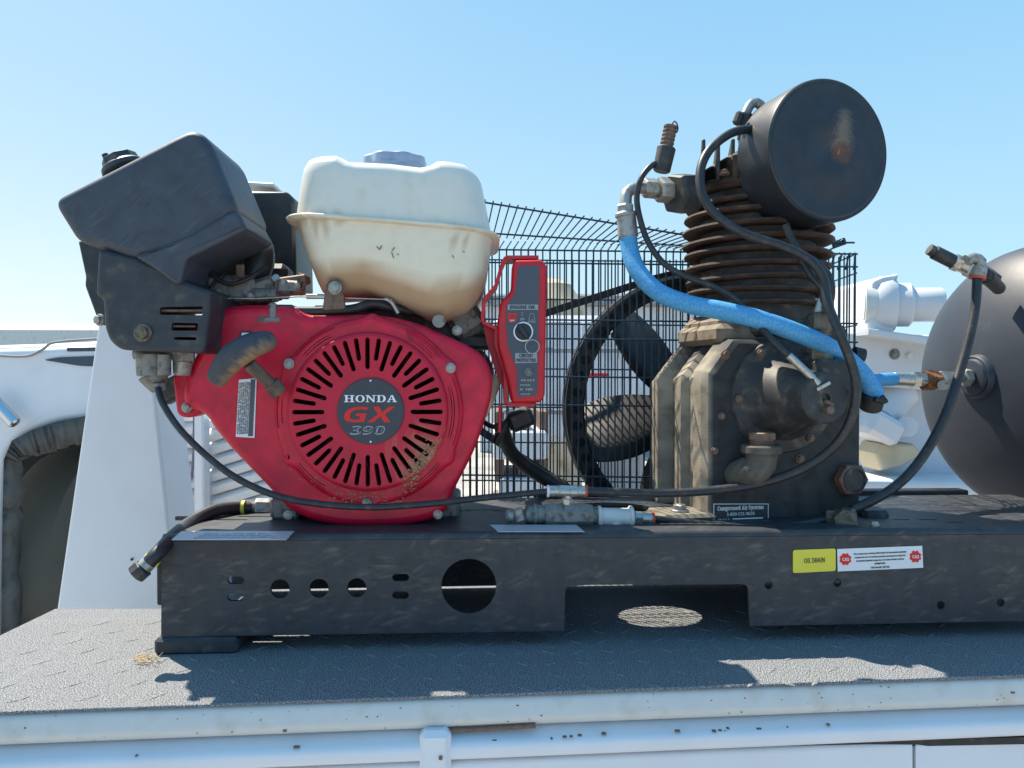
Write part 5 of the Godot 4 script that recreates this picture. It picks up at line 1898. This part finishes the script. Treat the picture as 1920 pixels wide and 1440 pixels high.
func far_things():
	var yg := (TI * Vector3.ZERO).y
	# white pickup at the left, its front wheel in a torn black wheel arch
	var dz := 1.5
	var t := thing("white_pickup", "white pickup with a torn black wheel arch and dusty tyre at the far left", "pickup truck", Vector3(L(60, 900, dz).x, yg, -dz - 0.6))
	var b := G.new()
	b.slab(Transform3D.IDENTITY, rounded(V2([-420, 665, -120, 658, 70, 652, 150, 648, 320, 640, 330, 820, 170, 786, 110, 790, 40, 815, 10, 850, 2, 960, -6, 1220, -420, 1220], dz), 0.04, 5), [], -dz - 0.05, -dz, 0.02, 5)
	part(t, "fender", b, M.white_paint)
	b = G.new()
	b.tube(LL([-40, 664, dz - 0.004, 45, 668, dz - 0.004, 80, 655, dz - 0.003, 104, 642, dz, 200, 634, dz]), 0.004, 8)
	part(t, "bonnet_seam", b, M.grey_bg)
	b = G.new()
	b.slab(Transform3D.IDENTITY, rounded(V2([-300, 655, 60, 645, 170, 640, 330, 628, 330, 690, -300, 690], dz + 0.3), 0.03, 4), [], -dz - 2.2, -dz - 0.3, 0.03, 4)
	part(t, "bonnet", b, M.white_far)
	b = G.new()
	b.slab(Transform3D.IDENTITY, rounded(V2([82, 675, 110, 670, 320, 662, 320, 692, 150, 686], dz - 0.003), 0.01, 3), [], -dz - 0.02, -dz + 0.006)
	part(t, "wing_vent", b, M.glass_dark)
	b = G.new()
	b.slab(Transform3D.IDENTITY, rounded(V2([125, 652, 320, 650, 320, 657, 126, 659], dz - 0.003), 0.004, 3), [], -dz - 0.02, -dz + 0.004)
	part(t, "window_strip", b, M.glass_dark)
	b = G.new()   # ragged rubber arch
	var rnd := RandomNumberGenerator.new()
	rnd.seed = 8
	var top := [[2, 1230, 20, 0], [4, 1000, 18, 0], [7, 862, 20, 6], [22, 826, 22, 30], [60, 806, 10, 44], [110, 790, 4, 48], [180, 776, 0, 48], [330, 770, 0, 48]]
	var strip := []
	for i in top.size() - 1:
		for j in 9:
			var u := j / 9.0
			var r := rnd.randf_range(0.85, 1.12)
			var x := lerpf(top[i][0], top[i + 1][0], u)
			var y := lerpf(top[i][1], top[i + 1][1], u)
			var ix := x + lerpf(top[i][2], top[i + 1][2], u) * r
			var iy := y + lerpf(top[i][3], top[i + 1][3], u) * r
			var p := L(x, y, dz - 0.03)
			var q := L(ix, iy, dz - 0.01 + rnd.randf() * 0.03)
			strip.append([p, q, Vector3(q.x, q.y, -dz - 0.06), Vector3(p.x, p.y, -dz - 0.06)])
	b.loft(strip, true, true, 3.0)
	part(t, "wheel_arch_flare", b, M.flare)
	b = G.new()
	b.slab(Transform3D.IDENTITY, V2([-300, 700, -300, 1300, 420, 1300, 420, 700], dz + 0.75), [], -dz - 0.85, -dz - 0.75)
	b.box((L(-200, 700, dz + 0.1) + L(420, 700, dz + 0.1)) / 2 + Vector3(0, 0.02, -0.34), Vector3(0.8, 0.02, 0.8))
	part(t, "wheel_housing", b, M.dark)
	b = G.new()
	b.cyl(L(-20, 742, dz - 0.05), L(30, 795, dz - 0.05), 0.02, -1.0, 16, 0.005)
	part(t, "chrome_trim", b, M.chrome)
	b = G.new()
	var wc := Vector3(L(75, 1100, dz + 0.18).x, L(75, 860, dz + 0.1).y - 0.4, -dz - 0.45)
	var hw := 0.5 * (L(134, 900, dz + 0.1).x - L(14, 900, dz + 0.1).x)
	b.lathe(Transform3D(Basis(Vector3(0, 1, 0), Vector3(1, 0, 0), Vector3(0, 0, -1)), wc), [0.2, -hw, 0.34, -hw, 0.385, -hw * 0.85, 0.4, -hw * 0.5, 0.402, 0.0, 0.4, hw * 0.5, 0.385, hw * 0.85, 0.34, hw, 0.2, hw], 48)
	part(t, "tyre", b, M.tyre)
	# long white trailer and its post further left
	t = thing("white_trailer", "long low white trailer roof with rust streaks behind the pickup", "trailer", Vector3(L(60, 700, 5).x, yg, -6.5))
	b = G.new()
	var a := L(-500, 668, 5.0)
	var c := L(330, 607, 5.0)
	b.box(Vector3((a.x + c.x) / 2, (a.y + c.y) / 2 - 0.4, -6.2), Vector3(c.x - a.x, c.y - a.y + 0.8, 2.4), 0.05)
	part(t, "body", b, M.white_dirty)
	t = thing("grey_post", "short grey steel post rising behind the white trailer", "post", Vector3(L(110, 605, 8).x, yg, -9))
	b = G.new()
	a = L(103, 606, 8.0)
	c = L(117, 569, 8.0)
	b.box(Vector3((a.x + c.x) / 2, (yg + c.y) / 2, -9.0), Vector3(c.x - a.x, c.y - yg, 0.09), 0.01)
	part(t, "shaft", b, M.grey_bg)
	# crane turret with winch at the right
	t = thing("truck_crane", "white truck crane base with a drum winch between guard and air tank", "crane", L(1690, 1000, 2.0))
	var z := 2.0
	b = G.new()
	b.slab(Transform3D.IDENTITY, rounded(V2([1560, 622, 1560, 716, 1780, 736, 1900, 740, 1900, 640, 1740, 628], z), 0.02, 3), [], -z - 0.5, -z, 0.012, 3)
	b.slab(Transform3D.IDENTITY, V2([1640, 716, 1640, 905, 1800, 905, 1800, 730], z + 0.1), [], -z - 0.45, -z - 0.1, 0.02, 3)
	part(t, "turret", b, M.white_far)
	b = G.new()
	b.slab(Transform3D.IDENTITY, rounded(V2([1612, 628, 1622, 530, 1640, 522, 1672, 516, 1660, 560, 1656, 600, 1664, 628], z), 0.012, 3), [], -z - 0.4, -z + 0.06, 0.012, 3)
	b.slab(Transform3D.IDENTITY, V2([1605, 630, 1605, 618, 1760, 640, 1760, 655], z), [], -z - 0.4, -z + 0.1, 0.006, 2)
	part(t, "winch_frame", b, M.white_far)
	b = G.new()
	var ax := Vector3(0.94, -0.02, 0.34).normalized()
	var wp := L(1662, 572, z)
	b.lathe(Transform3D(G.along(ax), wp), [0.0, -0.05, 0.10, -0.05, 0.112, -0.03, 0.112, 0.01, 0.10, 0.03, 0.085, 0.034, 0.085, 0.08, 0.075, 0.09, 0.066, 0.092, 0.066, 0.19, 0.06, 0.2, 0.0, 0.2], 44)
	part(t, "winch_drum", b, M.white_far)
	b = G.new()
	b.lathe(Transform3D(G.along(ax), L(1640, 572, z) - ax * 0.02), [0.09, -0.02, 0.09, 0.02, 0.07, 0.024, 0.07, -0.024], 32)
	part(t, "drum_ring", b, M.white_dirty)
	for p in [[1677, 664, 0.016], [1704, 667, 0.012], [1628, 612, 0.006], [1660, 609, 0.005]]:
		bolt(t, L(p[0], p[1], z - 0.0), Vector3.BACK, p[2], M.alu if p[2] > 0.013 else M.white_dirty)
	b = G.new()
	b.cyl(L(1690, 735, z + 0.1), L(1652, 785, z + 0.05), 0.07, 0.06, 24)
	b.box(L(1640, 800, z), Vector3(0.14, 0.1, 0.2), 0.02, Basis(Vector3.BACK, -0.5))
	b.cyl(L(1700, 800, z), L(1700, 800, z - 0.06), 0.04)
	part(t, "knuckle", b, M.white_far)
	b = G.new()
	b.slab(Transform3D.IDENTITY, V2([1630, 848, 1640, 880, 1680, 872, 1720, 850, 1700, 830, 1640, 830], z), [], -z - 0.1, -z + 0.05, 0.01, 2)
	part(t, "tan_gusset", b, M.tan_bg)
	b = G.new()
	b.slab(Transform3D.IDENTITY, V2([1560, 888, 1560, 912, 1900, 930, 1900, 896], z), [], -z - 0.6, -z + 0.15, 0.02, 3)
	part(t, "deck_rail", b, M.white_far)
	# seen through the guard
	t = thing("pale_van", "large pale van body in shade seen through the wire guard", "van", Vector3(L(1080, 800, 3.4).x, yg, -5.2))
	b = G.new()
	a = L(930, 860, 3.4)
	c = L(1262, 566, 3.4)
	b.box(Vector3((a.x + c.x) / 2, (a.y + c.y) / 2, -5.2), Vector3(c.x - a.x, c.y - a.y, 1.6), 0.05)
	var vb := part(t, "body", b, M.lilac_bg)
	for y in [655, 702, 770]:
		b = G.new()
		var u0 := 1072 if y == 702 else 935
		var u1 := 1142 if y == 702 else 1256
		b.box((L(u0, y, 3.39) + L(u1, y + 4, 3.39)) / 2, Vector3(L(u1, y, 3.39).x - L(u0, y, 3.39).x, 0.03, 0.03), 0.005)
		part(vb, "rub_strip", b, M.grey_bg if y != 702 else M.red_panel)
	for i in 5:
		b = G.new()
		b.box(L(955 + i * 70, 720, 3.39), Vector3(0.03, 0.7, 0.02), 0.004)
		part(vb, "rib", b, M.white_far)
	for i in 2:
		b = G.new()
		b.lathe(Transform3D(Basis(Vector3(1, 0, 0), Vector3(0, 0, 1), Vector3(0, -1, 0)), Vector3(L([985, 1200][i], 870, 3.38).x, yg + 0.38, -4.4)), [0.0, -0.1, 0.36, -0.1, 0.38, -0.06, 0.38, 0.06, 0.34, 0.1, 0.22, 0.1, 0.2, 0.06, 0.0, 0.06], 32)
		part(t, "wheel", b, M.tyre)
	t = thing("beige_boulder", "rounded beige boulder showing above the pale van through the guard", "boulder", Vector3(L(1048, 600, 7).x, yg, -8))
	b = G.new()
	var rc := L(1048, 590, 7.0)
	var pr := []
	for i in 12:
		var g := PI * i / 11
		pr.append_array([0.42 * sin(g) * (1.0 + 0.06 * sin(i * 3.0)), -0.5 * cos(g)])
	b.lathe(Transform3D(Basis(), Vector3(rc.x, rc.y + 0.0, -8.0)), pr, 20)
	b.box(Vector3(rc.x, (rc.y + yg) / 2 - 0.2, -8.0), Vector3(0.7, rc.y - yg, 0.6), 0.1)
	part(t, "rock", b, M.tan_bg)
	t = thing("storage_shed", "long low grey roofed shed far behind the guard", "shed", Vector3(L(1160, 600, 14).x, yg, -16))
	b = G.new()
	a = L(900, 640, 14)
	c = L(1330, 572, 14)
	b.box(Vector3((a.x + c.x) / 2, (yg + c.y) / 2, -16), Vector3(c.x - a.x, c.y - yg, 3.5), 0.02)
	var sb := part(t, "wall", b, M.white_far)
	b = G.new()
	b.box(Vector3((a.x + c.x) / 2, c.y + 0.1, -16), Vector3(c.x - a.x + 0.5, 0.22, 4.0), 0.04)
	part(t, "roof", b, M.grey_bg)
	t = thing("dark_trailer", "dark low flatbed edge behind the right end of the guard", "trailer", Vector3(L(1570, 600, 5).x, yg, -6))
	b = G.new()
	a = L(1500, 612, 5)
	c = L(1605, 572, 5)
	b.box(Vector3((a.x + c.x) / 2, (a.y + c.y) / 2, -6), Vector3(c.x - a.x, c.y - a.y, 1.0), 0.03)
	b.box(Vector3((a.x + c.x) / 2, (a.y + yg) / 2, -6), Vector3(0.2, a.y - yg, 0.4), 0.03)
	part(t, "bed", b, M.brown_steel)
	var blocks := [["pallet_stack", "low pile of weathered pallets on the ground left of the guard", "pallets", 930, 905, 1030, 790, 2.6, "white_far"], ["concrete_block", "pale concrete block on the ground behind the flywheel", "concrete block", 1130, 900, 1215, 830, 3.0, "grey_bg"]]
	for e in blocks:
		t = thing(e[0], e[1], e[2], Vector3(L(e[3], 900, e[7]).x, yg, -e[7] - 0.3))
		a = L(e[3], e[4], e[7])
		c = L(e[5], e[6], e[7])
		if e[0] == "pallet_stack":
			var hgt := c.y - yg
			for i in 6:
				b = G.new()
				b.box(Vector3((a.x + c.x) / 2 + 0.02 * sin(i * 2.0), yg + hgt * (i + 0.5) / 6.0, -e[7] - 0.3), Vector3(c.x - a.x, hgt / 6.0 * 0.6, 0.6), 0.01)
				part(t, "board", b, M[e[8]])
				b = G.new()
				for s in 3: b.box(Vector3(lerpf(a.x + 0.02, c.x - 0.02, s / 2.0), yg + hgt * (i + 0.95) / 6.0, -e[7] - 0.3), Vector3(0.04, hgt / 6.0 * 0.5, 0.5), 0.004)
				part(t, "bearer", b, M.brown_steel)
		else:
			b = G.new()
			b.box(Vector3((a.x + c.x) / 2, (c.y + yg) / 2, -e[7] - 0.3), Vector3(c.x - a.x, c.y - yg, 0.5), 0.03)
			part(t, "block", b, M[e[8]])
